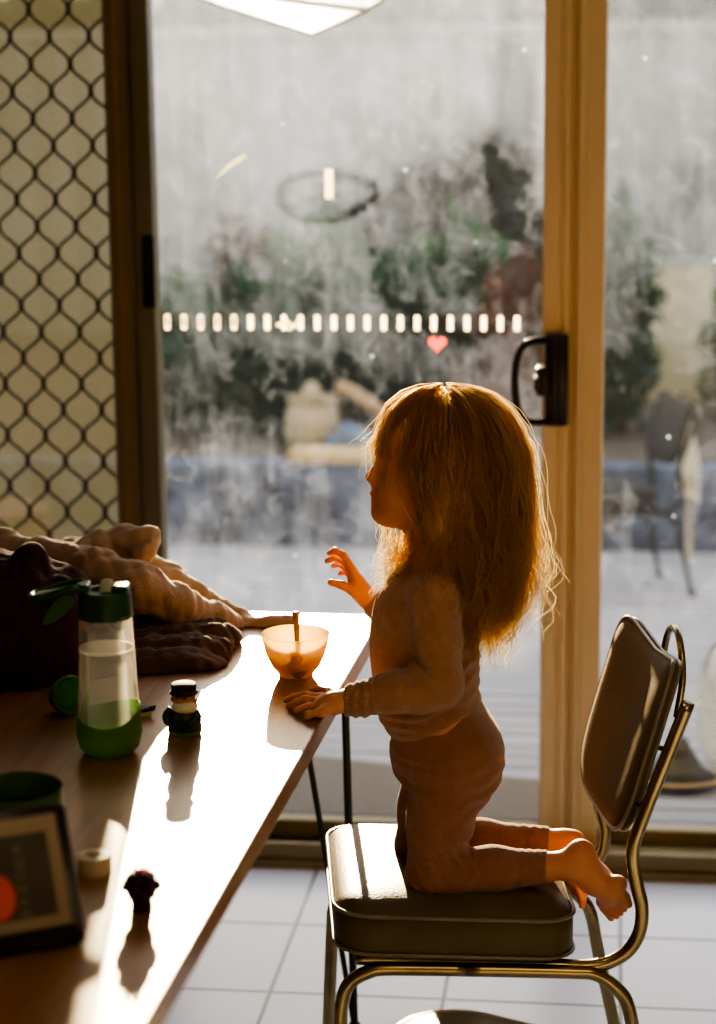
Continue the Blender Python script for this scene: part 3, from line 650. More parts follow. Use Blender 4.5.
# head
def hp(px, py, dy=0): return at(px, py, YT+dy)
K.ell(hp(440, 450), (.086, .070, .080), .01)
K.ell(hp(409, 444), (.046, .053, .046), .025)
K.ell(hp(411, 484), (.049, .047, .052), .022)
for s in (-1, 1):
    K.ell(hp(404, 499, s*.026), (.026, .022, .024), .02)                    # cheeks
    K.cap(hp(384, 513, s*.006), hp(421, 508, s*.040), .013, .014, .018)      # jaw
    K.cap(hp(384, 458, s*.010), hp(394, 458, s*.036), .006, .006, .012)      # brow
    K.ell(hp(382, 470, s*.027), (.011, .012, .008), .010, 'sub')            # eye socket
    K.ell(hp(391.5, 471, s*.024), (.0105, .0120, .0095), .006)              # closed eyelid
    K.ell(hp(438, 482, s*.070), (.013, .006, .018), .004)                   # ear
    K.ell(hp(373, 479.5, s*.0062), (.0055, .005, .0045), .004)              # nostril wing
K.cap(hp(379, 463), hp(371.5, 476), .0052, .0068, .008)
K.ell(hp(371, 477), (.0078, .0075, .0070), .005)
K.cap(hp(376, 484), hp(375, 491), .0065, .0055, .008)                       # philtrum area
for s in (-1, 1):
    K.cap(hp(374.0, 493.5), hp(380.5, 496.5, s*.016), .0050, .0032, .004)
    K.cap(hp(374.8, 500.5), hp(380.5, 498.0, s*.014), .0052, .0034, .004)
    K.cap(hp(371, 497.2, s*.001), hp(380, 497.4, s*.017), .0011, .0011, .002, mode='sub')
    K.ell(hp(370.0, 481.8, s*.0035), (.0018, .0014, .0016), .001, 'sub')
K.ell(hp(383, 506), (.013, .016, .008), .01, 'add')
K.ell(hp(382, 512), (.0125, .015, .0115), .012)                             # chin
K.cap(hp(397, 514), hp(425, 520), .018, .026, .02)                          # under chin
# neck and trunk
K.chain([PT(431, 500, YT, .033), PT(434, 545, YT, .034), PT(437, 572, YT, .042)], .02)
K.cap(at(437, 585, YT-.062), at(430, 585, YT+.062), .026, .026, .03)
K.chain([PT(428, 600, YT, .054), PT(424, 640, YT, .060), PT(430, 690, YT, .057), PT(446, 735, YT, .063), PT(450, 765, YT, .062)], .03, .80)
def limb(V, near, off=0, k=.014):
    s = near; g = off
    if s: # near leg
        V.chain([PT(446, 770, 2.915, .049+g), PT(440, 822, 2.90, .041+g), PT(429, 879, 2.885, .0285+g)], k)
        V.chain([PT(431, 879, 2.885, .0280+g), PT(455, 876, 2.89, .0285+g), PT(492, 870, 2.90, .0275+g), PT(545, 867, 2.91, .0200+g)], k)
    else:
        V.chain([PT(440, 760, 3.005, .050+g), PT(430, 808, 3.015, .041+g), PT(418, 845, 3.02, .0285+g)], k)
        V.chain([PT(420, 845, 3.02, .0280+g), PT(480, 842, 3.02, .0275+g), PT(545, 843, 3.015, .0205+g)], k)
limb(K, 1); limb(K, 0)
K.ell(at(476, 757, YT-.035), (.042, .045, .05), .02); K.ell(at(474, 750, YT+.04), (.042, .045, .05), .02)
# near foot
K.chain([PT(545, 867, 2.91, .0200), PT(566, 865, 2.912, .0195), PT(580, 857, 2.915, .0205)], .012)
K.ell(at(581, 853, 2.916), (.021, .020, .021), .008)
K.chain([PT(577, 868, 2.914, .0200), PT(593, 881, 2.914, .0175), PT(609, 895, 2.912, .0130)], .014, .85)
K.chain([PT(585, 860, 2.916, .016), PT(600, 877, 2.916, .014), PT(613, 893, 2.914, .0125)], .012, .72)
K.cap(at(604, 901, 2.928), at(618, 884, 2.898), .0125, .0135, .012)
for i, t in enumerate((-1, -.48, 0, .48, 1)):
    r = (.0056, .0054, .0056, .0060, .0076)[i]; b0 = (611+7*t, 899-9.5*t, 2.912-.015*t); ln = (9, 11, 12, 12.5, 12.5)[i]
    K.chain([PT(b0[0], b0[1], b0[2], r+.0012), PT(b0[0]+ln*.55, b0[1]+ln*.62, b0[2], r), PT(b0[0]+ln*.80, b0[1]+ln*1.15, b0[2]+.002, r*.93)], .0035)
# far foot
K.chain([PT(545, 843, 3.015, .0205), PT(563, 842, 3.012, .0185), PT(573, 842, 3.01, .0190)], .010)
K.chain([PT(566, 852, 3.01, .0180), PT(574, 874, 3.0, .0155), PT(578, 889, 2.995, .0120)], .012, .8)
for i, dy in enumerate((-.018, -.009, 0, .009, .018)):
    K.chain([PT(578, 888, 2.995+dy, .0062), PT(582+i*.5, 899-i*1.5, 2.995+dy*1.1, .0056), PT(582+i*.5, 906-i*2, 2.994+dy*1.1, .0052)], .004)
# arms
K.chain([PT(434, 594, 2.892, .034), PT(438, 640, 2.865, .026), PT(443, 687, 2.852, .0225)], .014)
K.chain([PT(443, 687, 2.852, .0225), PT(395, 693, 2.84, .0215), PT(345, 701, 2.835, .0150)], .012)
K.chain([PT(430, 594, 3.03, .034), PT(424, 630, 3.06, .026), PT(420, 650, 3.075, .0225)], .014)
K.chain([PT(420, 650, 3.075, .0225), PT(398, 622, 3.08, .0200), PT(368, 599, 3.08, .0140)], .012)
# near hand, palm resting on the table
wz = at(345, 701, 2.835)
Tz = .7405
def tp(px, py, h): q = atz(px, py, Tz+h); return q
K.chain([(wz, .0150), (tp(334, 702, .018), .0135), (tp(322, 704, .014), .0105)], .010)
pal = [(320, 697.5, .0085), (318, 702.5, .0090), (318, 707.5, .0088), (321, 712.5, .0080)]
for px, py, r in pal: K.cap(tp(335, 704, .016), tp(px, py, .0115), .0115, r, .008)
fing = [[(320, 697.5, .013), (306, 694.5, .0175), (294, 697, .0125), (286, 700, .0065)],
        [(318, 702, .013), (305, 699, .0165), (296, 702.5, .0115), (289, 706, .0062)],
        [(318, 707, .012), (308, 706, .0145), (301, 709, .0100), (296, 712, .0058)],
        [(322, 712, .011), (315, 713, .0120), (309, 716, .0080), (306, 718, .0052)]]
for i, f in enumerate(fing):
    r0 = (.0061, .0062, .0059, .0053)[i]
    K.chain([(tp(*p), r0-.0005*j) for j, p in enumerate(f)], .003)
K.chain([(tp(338, 697, .018), .0095), (tp(328, 692.5, .014), .0072), (tp(319, 690, .009), .0060), (tp(312, 690, .0065), .0052)], .004)
# far hand, raised
Yh = 3.08
K.chain([PT(368, 599, Yh, .0140), PT(361, 592, Yh, .0135), PT(357, 584, Yh, .0125)], .010)
for px, py, dy in ((352, 570, -.014), (352, 572, -.004), (352, 575, .006), (353, 579, .014)): K.cap(at(361, 590, Yh), at(px, py, Yh+dy), .0110, .0078, .008)
FH = [[(352, 568, -.016), (343.5, 555, -.020), (335, 550.5, -.022), (329.5, 553, -.022)],
      [(352, 572, -.006), (343, 560.5, -.008), (334.5, 557.5, -.010), (327, 561, -.012)],
      [(352, 576, .005), (344, 566, .006), (338, 563.5, .006), (333, 566, .006)],
      [(353, 580, .014), (347, 572.5, .018), (342.5, 571.5, .020), (340, 574, .02)]]
for i, f in enumerate(FH):
    r0 = (.0062, .0062, .0058, .0052)[i]; K.chain([(at(a, b, Yh+c), r0-.0005*j) for j, (a, b, c) in enumerate(f)], .0025)
K.chain([(at(362, 597, Yh-.012), .0098), (at(352, 590, Yh-.018), .0078), (at(342, 585, Yh-.022), .0066), (at(331, 582.5, Yh-.024), .0056)], .004)
m_skin = pbr('child_skin', (.70, .34, .19), (.66, .31, .17), rough=.5, sss=.25, sssr=(1, .4, .2), ssss=.012, scale=20, spec=.35)
CH0 = (at(450, 890, YT)[0], YT, .47)
body = K.mesh('person', m_skin, None, None, CH0); body.location = CH0
tag(body, 'child with long tousled blonde hair and tan pyjamas kneeling upright on the kitchen chair', 'person')
def cpart(V, name, mat): return V.mesh(name, mat, body, None, CH0)
# folds helper: displace a cloth field
def folds(V, fs):
    sl, X, Y, Z = V.grid()
    for (c, r, d, fr, amp) in fs:
        q = ((X-c[0])/r[0])**2+((Y-c[1])/r[1])**2+((Z-c[2])/r[2])**2
        w = np.exp(-q*1.2); u = d[0]*(X-c[0])+d[1]*(Y-c[1])+d[2]*(Z-c[2])+.004*np.sin((X+Z)*55+Y*40)
        V.f = V.f-(amp*w*np.sin(fr*u)).astype(np.float32)
# leggings
L = Vol((-.40, 2.82, .44), (-.03, 3.12, .74), .0028)
L.chain([PT(440, 722, YT, .0665), PT(447, 745, YT, .0715), PT(450, 775, YT, .066)], .03, .84)
L.ell(at(471, 760, YT-.036), (.047, .050, .059), .03); L.ell(at(469, 754, YT+.038), (.047, .050, .059), .03)
L.ell(at(422, 752, YT), (.042, .064, .045), .03)
limb(L, 1, .0055, .02); limb(L, 0, .0055, .02)
folds(L, [(at(420, 800, 2.88), (.03, .05, .05), (1, 0, .25), 230, .0016), (at(455, 835, 2.86), (.05, .05, .03), (.6, 0, .8), 280, .0022), (at(490, 780, 2.9), (.03, .08, .05), (-.3, 0, 1), 240, .0016), (at(418, 764, 2.88), (.06, .08, .012), (.12, 0, 1), 420, .0020), (at(428, 884, 2.88), (.05, .06, .03), (.8, 0, .6), 300, .0020), (at(452, 862, 2.86), (.03, .05, .03), (1, 0, .5), 330, .0026), (at(415, 782, 2.92), (.06, .1, .02), (.15, 0, 1), 300, .0026), (at(480, 795, 2.92), (.05, .08, .025), (-.5, 0, 1), 260, .0022), (at(530, 868, 2.91), (.025, .05, .04), (1, 0, .1), 420, .0016), (at(530, 843, 3.01), (.03, .05, .04), (1, 0, .1), 420, .0016), (at(450, 745, YT), (.09, .12, .02), (.3, 0, 1), 200, .0016)])
# trim the leg ends
def cut(V, p, n, far=.06):
    sl, X, Y, Z = V.grid(); n = np.array(n)/np.linalg.norm(n); d = (X-p[0])*n[0]+(Y-p[1])*n[1]+(Z-p[2])*n[2]
    V.f = np.where(d < far, np.maximum(V.f, d.astype(np.float32)), V.f)
cut(L, at(547, 867, 2.91), (1, 0, 0), 1)
m_cloth = pbr('tan_ribbed_jersey', (.40, .195, .115), (.34, .160, .092), rough=.95, bump=.9, bscale=420, sheen=.55, scale=60)
m_cloth2 = pbr('tan_knit', (.46, .245, .135), (.38, .195, .105), rough=.95, bump=1, bscale=380, sheen=.6, scale=70)
cpart(L, 'leggings', m_cloth)
# sweater
W = Vol((-.42, 2.76, .64), (-.08, 3.16, .96), .0026)
W.cap(at(437, 589, YT-.058), at(430, 589, YT+.058), .034, .034, .03)
W.chain([PT(428, 594, YT, .052), PT(424, 608, YT, .066), PT(424, 640, YT, .073), PT(426, 672, YT, .071), PT(430, 702, YT, .064), PT(438, 724, YT, .066)], .03, .84)
W.ell(at(412, 705, YT), (.045, .06, .035), .03)
W.chain([PT(436, 540, YT, .034), PT(437, 572, YT, .044)], .02)
folds(W, [(at(445, 705, YT-.05), (.10, .1, .035), (-.35, 0, 1), 210, .0032), (at(465, 672, YT-.05), (.03, .1, .05), (-.4, 0, 1), 260, .0032), (at(405, 612, 2.9), (.04, .06, .035), (.9, 0, .5), 200, .0022), (at(395, 718, 2.9), (.04, .08, .03), (-.2, 0, 1), 330, .0026)])
# slanted hem
hx, hy = at(388, 739, YT), at(484, 700, YT); hn = np.array([hy[2]-hx[2], 0, -(hy[0]-hx[0])]); cut(W, hx, hn, 1)
# collar opening
cut(W, at(436, 556, YT), (-.25, 0, 1), 1)
# sleeves
S_ = Vol((-.42, 2.76, .64), (-.08, 3.16, .96), .0026); S_.f = W.f
S_.chain([PT(436, 596, 2.888, .040), PT(437, 640, 2.866, .0345), PT(441, 684, 2.854, .0315)], .012)
S_.chain([PT(441, 686, 2.854, .0315), PT(420, 690, 2.848, .0325), PT(392, 692, 2.84, .0290), PT(362, 699, 2.835, .0235), PT(348, 701, 2.835, .0225)], .012)
S_.chain([PT(428, 596, 3.035, .040), PT(422, 632, 3.062, .034), PT(418, 652, 3.075, .031)], .012)
S_.chain([PT(418, 652, 3.075, .031), PT(396, 623, 3.08, .027), PT(377, 606, 3.08, .0215)], .012)
folds(S_, [(at(362, 699, 2.83), (.028, .05, .05), (1, 0, .12), 520, .0024), (at(425, 668, 2.83), (.035, .06, .03), (.7, 0, .9), 260, .0030), (at(425, 600, 2.85), (.04, .05, .05), (.85, 0, .5), 190, .0024), (at(400, 680, 2.83), (.03, .05, .03), (.9, 0, -.5), 300, .0022), (at(385, 612, 3.08), (.03, .05, .04), (1, 0, -.6), 420, .0018), (at(440, 640, 2.84), (.04, .04, .05), (.5, 0, .9), 150, .0016)])
cut(S_, at(345, 701, 2.835), (-1, 0, 0), 1)
cpart(S_, 'sweater', m_cloth2)
# closed eyelashes and lips
m_lash = pbr('lash', (.05, .02, .01), rough=.8)
bm = bmesh.new()
for s in (-1,):
    P = []
    for k in range(9):
        t = k/8; px = 386.5+9.5*t; py = 472.5+2.6*math.sin(PI*t*.85)+1.5*t; dy = -(.0215+.0135*t)
        P.append(hp(px, py, dy-.006*math.sin(PI*t)))
    tube(bm, P, .001, 6, rf=lambda t: .0008+.0013*math.sin(PI*min(1, t+.1)))
    for k in range(2, 9): q = Vector(P[k]); tube(bm, [q, q+Vector((-.0022, -.0018, -.0030))], .00035, 4)
for v in bm.verts: v.co -= Vector(CH0)
obj('eyelashes', bm, m_lash, body, smooth=True)
# hair: dense inner mass
prof = [ # py, x front, x back, half width
    (386, 440, 450, .006), (389, 418, 474, .034), (395, 402, 492, .052), (408, 386, 510, .069), (428, 377, 523, .080), (452, 374, 529, .085), (478, 379, 532, .087), (515, 388, 535, .087), (555, 388, 537, .092), (600, 398, 532, .096), (645, 425, 518, .086), (690, 440, 505, .07)]
pr = np.array(prof, float)
def hsurf(py, phi, s):
    xf = np.interp(py, pr[:, 0], pr[:, 1]); xb = np.interp(py, pr[:, 0], pr[:, 2]); w = np.interp(py, pr[:, 0], pr[:, 3])
    cx = (xf+xb)/2; rx = (xb-xf)/2
    return cx-rx*s*np.cos(phi), -w*s*np.sin(phi)
c0 = at(450, 450, YT); zpy = (at(450, 400, YT)[2]-at(450, 600, YT)[2])/200; xpx = (at(550, 450, YT)[0]-at(450, 450, YT)[0])/100
def hw(px, py, dy): # analytic pixel->world for arrays, evaluated on the head's middle plane then moved in depth
    return np.stack([c0[0]+(px-450)*xpx+0*py, YT+dy, c0[2]-(py-450)*zpy-(px-450)*.00002], -1)
Hm = Vol((-.40, 2.84, .86), (-.06, 3.08, 1.20), .003)
Hm.ell(hp(444, 452), (.084, .072, .078), .01); Hm.ell(hp(456, 482), (.074, .072, .082), .02)
Hm.chain([(hp(458, 490), .062), (hp(462, 540), .052), (hp(466, 580), .034), (hp(470, 600), .016)], .03, .80)
for s in (-1, 1): Hm.chain([(hp(440, 470, s*.048), .034), (hp(438, 520, s*.056), .030), (hp(442, 560, s*.062), .022)], .02)
# keep the face free
sl, X, Y, Z = Hm.grid(); zb1 = hp(400, 452)[2]; xb1 = hp(409, 470)[0]
Hm.f = np.maximum(Hm.f, -np.maximum(np.maximum((X-xb1)+(Y*0)-np.clip((zb1-Z)*.22, 0, .03)+.0, (Z-zb1)), -1).astype(np.float32))
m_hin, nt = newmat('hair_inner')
def hairmat(nt, c1, c2, tcol, tf, sc, fwd=False):
    out = nd(nt, 'ShaderNodeOutputMaterial'); df = nd(nt, 'ShaderNodeBsdfDiffuse'); tl = nd(nt, 'ShaderNodeBsdfTranslucent'); gs = nd(nt, 'ShaderNodeBsdfGlossy')
    nt.links.new(ramp(nt, noise(nt, coords(nt, (1, 1, .12)), sc, 3), [(.35, c2), (.65, c1)]), df.inputs[0]); tl.inputs[0].default_value = (*tcol, 1)
    gs.inputs[0].default_value = (1, .78, .45, 1); gs.inputs['Roughness'].default_value = .38
    a = nd(nt, 'ShaderNodeMixShader'); a.inputs[0].default_value = tf; nt.links.new(df.outputs[0], a.inputs[1]); nt.links.new(tl.outputs[0], a.inputs[2])
    b = nd(nt, 'ShaderNodeMixShader'); b.inputs[0].default_value = .14; nt.links.new(a.outputs[0], b.inputs[1]); nt.links.new(gs.outputs[0], b.inputs[2])
    if fwd:  # light-coloured fibres let light through and scatter it forwards
        rf = nd(nt, 'ShaderNodeBsdfRefraction'); rf.inputs['Color'].default_value = (1, .80, .42, 1); rf.inputs['Roughness'].default_value = .75; rf.inputs['IOR'].default_value = 1.12
        tr = nd(nt, 'ShaderNodeBsdfTransparent'); tr.inputs[0].default_value = (1, .86, .6, 1)
        c = nd(nt, 'ShaderNodeMixShader'); c.inputs[0].default_value = .45; nt.links.new(b.outputs[0], c.inputs[1]); nt.links.new(rf.outputs[0], c.inputs[2])
        b = nd(nt, 'ShaderNodeMixShader'); b.inputs[0].default_value = .25; nt.links.new(c.outputs[0], b.inputs[1]); nt.links.new(tr.outputs[0], b.inputs[2])
    nt.links.new(b.outputs[0], out.inputs[0])
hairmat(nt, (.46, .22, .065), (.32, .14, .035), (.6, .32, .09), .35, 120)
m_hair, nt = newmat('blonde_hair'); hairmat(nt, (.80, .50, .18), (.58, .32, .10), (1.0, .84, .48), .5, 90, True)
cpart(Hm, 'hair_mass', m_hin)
# strands
def strands(n, seed, mode):
    rg = np.random.default_rng(seed); NP = 26
    ncl = max(8, n//22); cphi = rg.random(ncl)*2*PI-PI; cs = rg.random(ncl); cid = rg.integers(0, ncl, n)
    if mode == 'front': cphi = np.where(rg.random(ncl) < .5, -rg.random(ncl)*1.1-.25, -rg.random(ncl)*.5-.55)
    phi = cphi[cid]+rg.normal(size=n)*.055
    s = (.70+.14*cs[cid]+.025*rg.normal(size=n) if mode != 'fluff' else .84+.19*cs[cid]**.8+.035*rg.normal(size=n))
    aph = np.abs(phi); near = phi > 0
    # end height
    end = np.full(n, 610.)
    u = rg.random(n)
    end = np.where(aph < .75, 446+16*u, end)
    end = np.where((aph >= .75) & (aph < 1.05), 455+(aph-.75)/.3*22+25*u**2, end)
    end = np.where((aph >= 1.05) & (aph < 1.6), 535+65*u, end)
    end = np.where((aph >= 1.6) & (aph < 2.2), 560+75*u, end)
    end = np.where(aph >= 2.2, 585+65*u, end)
    if mode == 'front': end = 545+65*u
    if mode == 'fly': s = (.90+.12*rg.random(n)+.16*rg.random(n)**4)*np.where(aph < 1.0, .95, 1); end = end+rg.normal(size=n)*10
    ph1, ph2, ph3 = [rg.random(ncl)[cid]*6.28+rg.normal(size=n)*.35 for _ in range(3)]
    fq = (.035+.045*rg.random(ncl))[cid]
    t = np.linspace(0, 1, NP)[None, :]
    start = 386+rg.random(n)*3
    if mode == 'fly': start = 388+rg.random(n)**2*120; start = np.minimum(start, end-25)
    # arc-like start: spend more samples near the crown
    py = start[:, None]+(end-start)[:, None]*(t**1.35)
    pyb = py; py = py+np.clip(1-s, -.03, .4)[:, None]*66*np.clip((455-py)/66, 0, 1)
    low = np.clip((py-500)/120, 0, 1); mid = np.clip((py-395)/60, 0, 1)
    pp = phi[:, None]+.17*np.sin(py*fq[:, None]+ph1[:, None])*mid*(.5+low)
    ss = s[:, None]*np.where(py < 440, .96, 1)+(.065*np.sin(py*fq[:, None]*1.3+ph2[:, None])*low)+.012*rg.normal(size=(n, 1))
    ss = ss*(1-.10*low*(mode != 'fly'))
    if mode == 'fly': ss = ss+.05*np.sin(py*.07+ph3[:, None])*t+.12*t**2*rg.normal(size=(n, 1))*.7
    px, dy = hsurf(pyb, pp, ss)
    curl = np.clip((py-585)/60, 0, 1)
    px = px+curl**1.5*np.where(np.abs(pp) > 1.3, -22, 0)*(.4+rg.random((n, 1)))+curl*6*np.sin(py*.12+ph1[:, None])
    px = px+7*low*np.sin(py*.05+ph3[:, None])+3*mid*np.sin(py*.03+ph2[:, None])+low*np.clip((aph-1.5), 0, 1)[:, None]*9*np.sin(py*.075+ph1[:, None])
    # front locks tumble over the far shoulder towards the chest
    if mode == 'front':
        px = px-np.clip((py-510)/60, 0, 1)*10*rg.random((n, 1))+low*7*np.sin(py*.09+ph2[:, None]); 
    # bangs sweep
    fr = (np.abs(phi) < .9)[:, None]*np.clip((py-400)/50, 0, 1)
    dy = dy+fr*.006*np.sin(ph2[:, None])
    # loose side wisps
    if mode == 'fly':
        q_ = np.where(aph < 1.0, .45, 1)[:, None]; px = px+q_*(rg.normal(size=(n, 1))*7*t**2+3*np.sin(py*.11+ph2[:, None])*t); py = py+q_*rg.normal(size=(n, 1))*8*t**2
    P = hw(px, py, dy)
    return P
def strandmesh(P, r0, name, mat, tip=.35):
    n, NP, _ = P.shape; T = np.gradient(P, axis=1); T /= np.linalg.norm(T, axis=2)[..., None]+1e-9
    ref = np.array([.3, 1, .2]); A = np.cross(T, ref); A /= np.linalg.norm(A, axis=2)[..., None]+1e-9; B = np.cross(T, A)
    rr = (r0*(1-(1-tip)*np.linspace(0, 1, NP)**2))[None, :, None] if np.isscalar(r0) else r0[:, None, None]*(1-(1-tip)*np.linspace(0, 1, NP)**2)[None, :, None]
    th = np.random.default_rng(n).random(n)[:, None, None]*PI; Wv = (A*np.cos(th)+B*np.sin(th))*rr*1.25
    V = np.stack([P-Wv, P+Wv], 2).reshape(-1, 3)-np.array(CH0)
    i = (np.arange(n)[:, None]*NP*2+np.arange(NP-1)[None, :]*2)
    Fc = np.stack([i, i+1, i+3, i+2], -1).reshape(-1, 4)
    return raw(name, V, Fc, mat, body, True)
def wisps(n, seed, A0, A1, B0, B1, dy, amp):
    rg = np.random.default_rng(seed); t = np.linspace(0, 1, 26)[None, :]; U = lambda a, b: (a+(b-a)*rg.random(n))[:, None]
    x0, y0, x1, y1 = U(A0[0], A1[0]), U(A0[1], A1[1]), U(B0[0], B1[0]), U(B0[1], B1[1])
    px = x0+(x1-x0)*t**.9+amp*np.sin(t*U(3, 11)+U(0, 6))*t; py = y0+(y1-y0)*t+amp*.8*np.sin(t*U(3, 12)+U(0, 6))*t
    return hw(px, py, U(*dy)+.008*np.sin(t*U(2, 8)+U(0, 6)))
P = np.concatenate([strands(4300, 1, 'main'), strands(1150, 11, 'fluff'), strands(300, 2, 'front'), wisps(330, 5, (398, 520), (432, 556), (371, 556), (412, 600), (-.045, .05), 7), *[wisps(46, 100+q, (a, 500), (a+16, 540), (b, e_), (b+7, e_+9), (d_, d_+.02), am) for q, (a, b, e_, d_, am) in enumerate(((500, 508, 618, -.06, 13), (508, 500, 640, -.05, -14), (490, 486, 648, -.07, 12), (512, 516, 600, -.03, 11), (515, 505, 628, .02, -12), (505, 490, 655, .0, 13), (480, 478, 640, -.08, -11), (470, 492, 612, -.085, 12), (518, 522, 585, .0, -10), (440, 446, 600, -.09, 8), (456, 462, 618, -.09, -9)))],
    wisps(90, 6, (376, 450), (392, 520), (374, 520), (392, 590), (.02, .05), 4)]); hr = strandmesh(P, .00055, 'hair', m_hair)
fl = strandmesh(strands(2400, 3, 'fly'), .00040, 'flyaway_hair', m_hair, .5)
# ------------------------------------------------------------------ things on the table
ZT_ = .7402
def cshell(name, c1, op, col2): # clear coloured plastic, thin-walled
    m, nt = newmat(name); out = nd(nt, 'ShaderNodeOutputMaterial'); tr = nd(nt, 'ShaderNodeBsdfTransparent'); tr.inputs[0].default_value = (*c1, 1)
    gs = nd(nt, 'ShaderNodeBsdfGlossy'); gs.inputs['Roughness'].default_value = .08; tl = nd(nt, 'ShaderNodeBsdfTranslucent'); tl.inputs[0].default_value = (*col2, 1)
    df = nd(nt, 'ShaderNodeBsdfDiffuse'); df.inputs[0].default_value = (*col2, 1)
    lw = nd(nt, 'ShaderNodeLayerWeight'); lw.inputs[0].default_value = .3
    a0 = nd(nt, 'ShaderNodeMixShader'); a0.inputs[0].default_value = .3; nt.links.new(tl.outputs[0], a0.inputs[1]); nt.links.new(df.outputs[0], a0.inputs[2])
    a_ = nd(nt, 'ShaderNodeMixShader'); nt.links.new(lw.outputs['Fresnel'], a_.inputs[0]); nt.links.new(a0.outputs[0], a_.inputs[1]); nt.links.new(gs.outputs[0], a_.inputs[2])
    b_ = nd(nt, 'ShaderNodeMixShader')
    f = math_(nt, 'ADD', math_(nt, 'MULTIPLY', lw.outputs['Facing'], .5), math_(nt, 'MULTIPLY', noise(nt, coords(nt), 25, 3), op*.6))
    nt.links.new(math_(nt, 'ADD', f, op*.7, clamp=True), b_.inputs[0]); nt.links.new(tr.outputs[0], b_.inputs[1]); nt.links.new(a_.outputs[0], b_.inputs[2]); nt.links.new(b_.outputs[0], out.inputs[0]); return m
# bottle
bc = atz(110, 752, ZT_); YB = bc[1]
def zb_(py): return at(110, py, YB)[2]-ZT_
bt = empty('water_bottle', (bc[0], YB, ZT_), .1); tag(bt, 'clear water bottle with green silicone base and open dark green flip lid, half full', 'bottle')
m_bot = cshell('bottle_plastic', (.94, .96, .94), .2, (.92, .90, .80))
zt0 = zb_(613)
prof = [(.028, .006), (.038, .012), (.0425, .03), (.0425, .055), (.0405, zb_(690)), (.0385, zb_(655)), (.0368, zb_(630)), (.0362, zt0-.004), (.0375, zt0)]
bm = bmesh.new(); lathe(bm, prof, seg=48); obj('bottle_body', bm, m_bot, bt, smooth=True)
m_water = cshell('water', (.95, .96, .96), .08, (.9, .9, .85))
zw = zb_(648)
bm = bmesh.new(); lathe(bm, [(0, .010), (.036, .014), (.0405, .03), (.0405, .055), (.0388, zb_(690)), (.0366, zw)], seg=48); wt = obj('water', bm, m_water, bt, smooth=True)
bm = bmesh.new(); lathe(bm, [(0, zw), (.0366, zw)], seg=48); lathe(bm, [(.0369, zw-.0022), (.0371, zw+.0018)], seg=48); obj('water_surface_glint', bm, pbr('water_surface_glint', (.95, .95, .93), rough=.12, translucent=(1, .98, .94), tfac=.75), wt)  # white disc and added rim paint the bright glint of the water line
m_boot = pbr('green_silicone', (.17, .36, .07), (.13, .30, .05), rough=.5, translucent=(.35, .75, .12), tfac=.45, scale=4)
bm = bmesh.new(); zs = zb_(712)
lathe(bm, [(0, 0), (.030, 0), (.040, .010), (.0445, .028), (.0440, zs-.02), (.0432, zs), (.0426, zs), (.0428, zs-.02), (.0430, .03)], seg=64, wob=lambda i, a: (.008*math.sin(a*1.0+.5)+.005*math.sin(2*a+1.1)) if i in (5, 6) else 0)
obj('silicone_base', bm, m_boot, bt, smooth=True, angle=50)
m_lid = pbr('dark_green_lid', (.02, .085, .03), rough=.35)
zl = zb_(590)
bm = bmesh.new(); lathe(bm, [(.0345, zt0-.006), (.0372, zt0-.004), (.0365, zt0+.004), (.0355, zl-.006), (.033, zl), (.020, zl+.001), (.018, zl-.004), (0, zl-.004)], seg=48)
lid = obj('lid', bm, m_lid, bt, smooth=True, angle=40)
obj('latch_block', bx(.011, .033, -.015, .015, zl-.002, zl+.008, .003), m_lid, lid); obj('hinge_block', bx(-.037, -.019, -.017, .017, zl-.002, zl+.010, .003), m_lid, lid)
bm = bmesh.new(); lathe(bm, [(0, zl-.006), (.012, zl-.006), (.0105, zl+.006), (.008, zl+.013), (.004, zl+.015), (0, zl+.013)], (.004, .0, 0), 20); obj('spout', bm, pbr('milky_silicone', (.85, .82, .7), rough=.4, translucent=(1, .95, .8), tfac=.6), lid, smooth=True)
bm = bmesh.new()
P = [(-.030, -.012, zl+.006), (-.045, -.016, zl+.004), (-.078, -.016, zl-.006), (-.094, -.012, zl-.008), (-.096, .012, zl-.008), (-.078, .016, zl-.004), (-.045, .016, zl+.006), (-.030, .012, zl+.008)]
tube(bm, crom(P, 6), .0055, 10); box(bm, (-.062, 0, zl-.001), (.06, .030, .006), .002, Matrix.Rotation(.16, 4, 'Y')*1 if False else Matrix.Rotation(-.18, 4, 'Y')); obj('flip_cover', bm, m_lid, lid, smooth=True, angle=40)
bm = bmesh.new(); tab = []
for k in range(14):
    t = k/13; w_ = .013*math.sin(PI*min(1, t*.9+.12))**.6
    cx, cz = -.042-.042*t, zl-.012-.034*t**1.2
    tab.append([(cx-.3*w_, -.006, cz+w_*.8), (cx+.3*w_, -.006, cz-w_*.8), (cx+.3*w_, -.002, cz-w_*.8), (cx-.3*w_, -.002, cz+w_*.8)])
loft(bm, tab); obj('silicone_tab', bm, pbr('mid_green_silicone', (.10, .24, .07), rough=.5, translucent=(.15, .4, .1), tfac=.3), lid, smooth=True, angle=50)
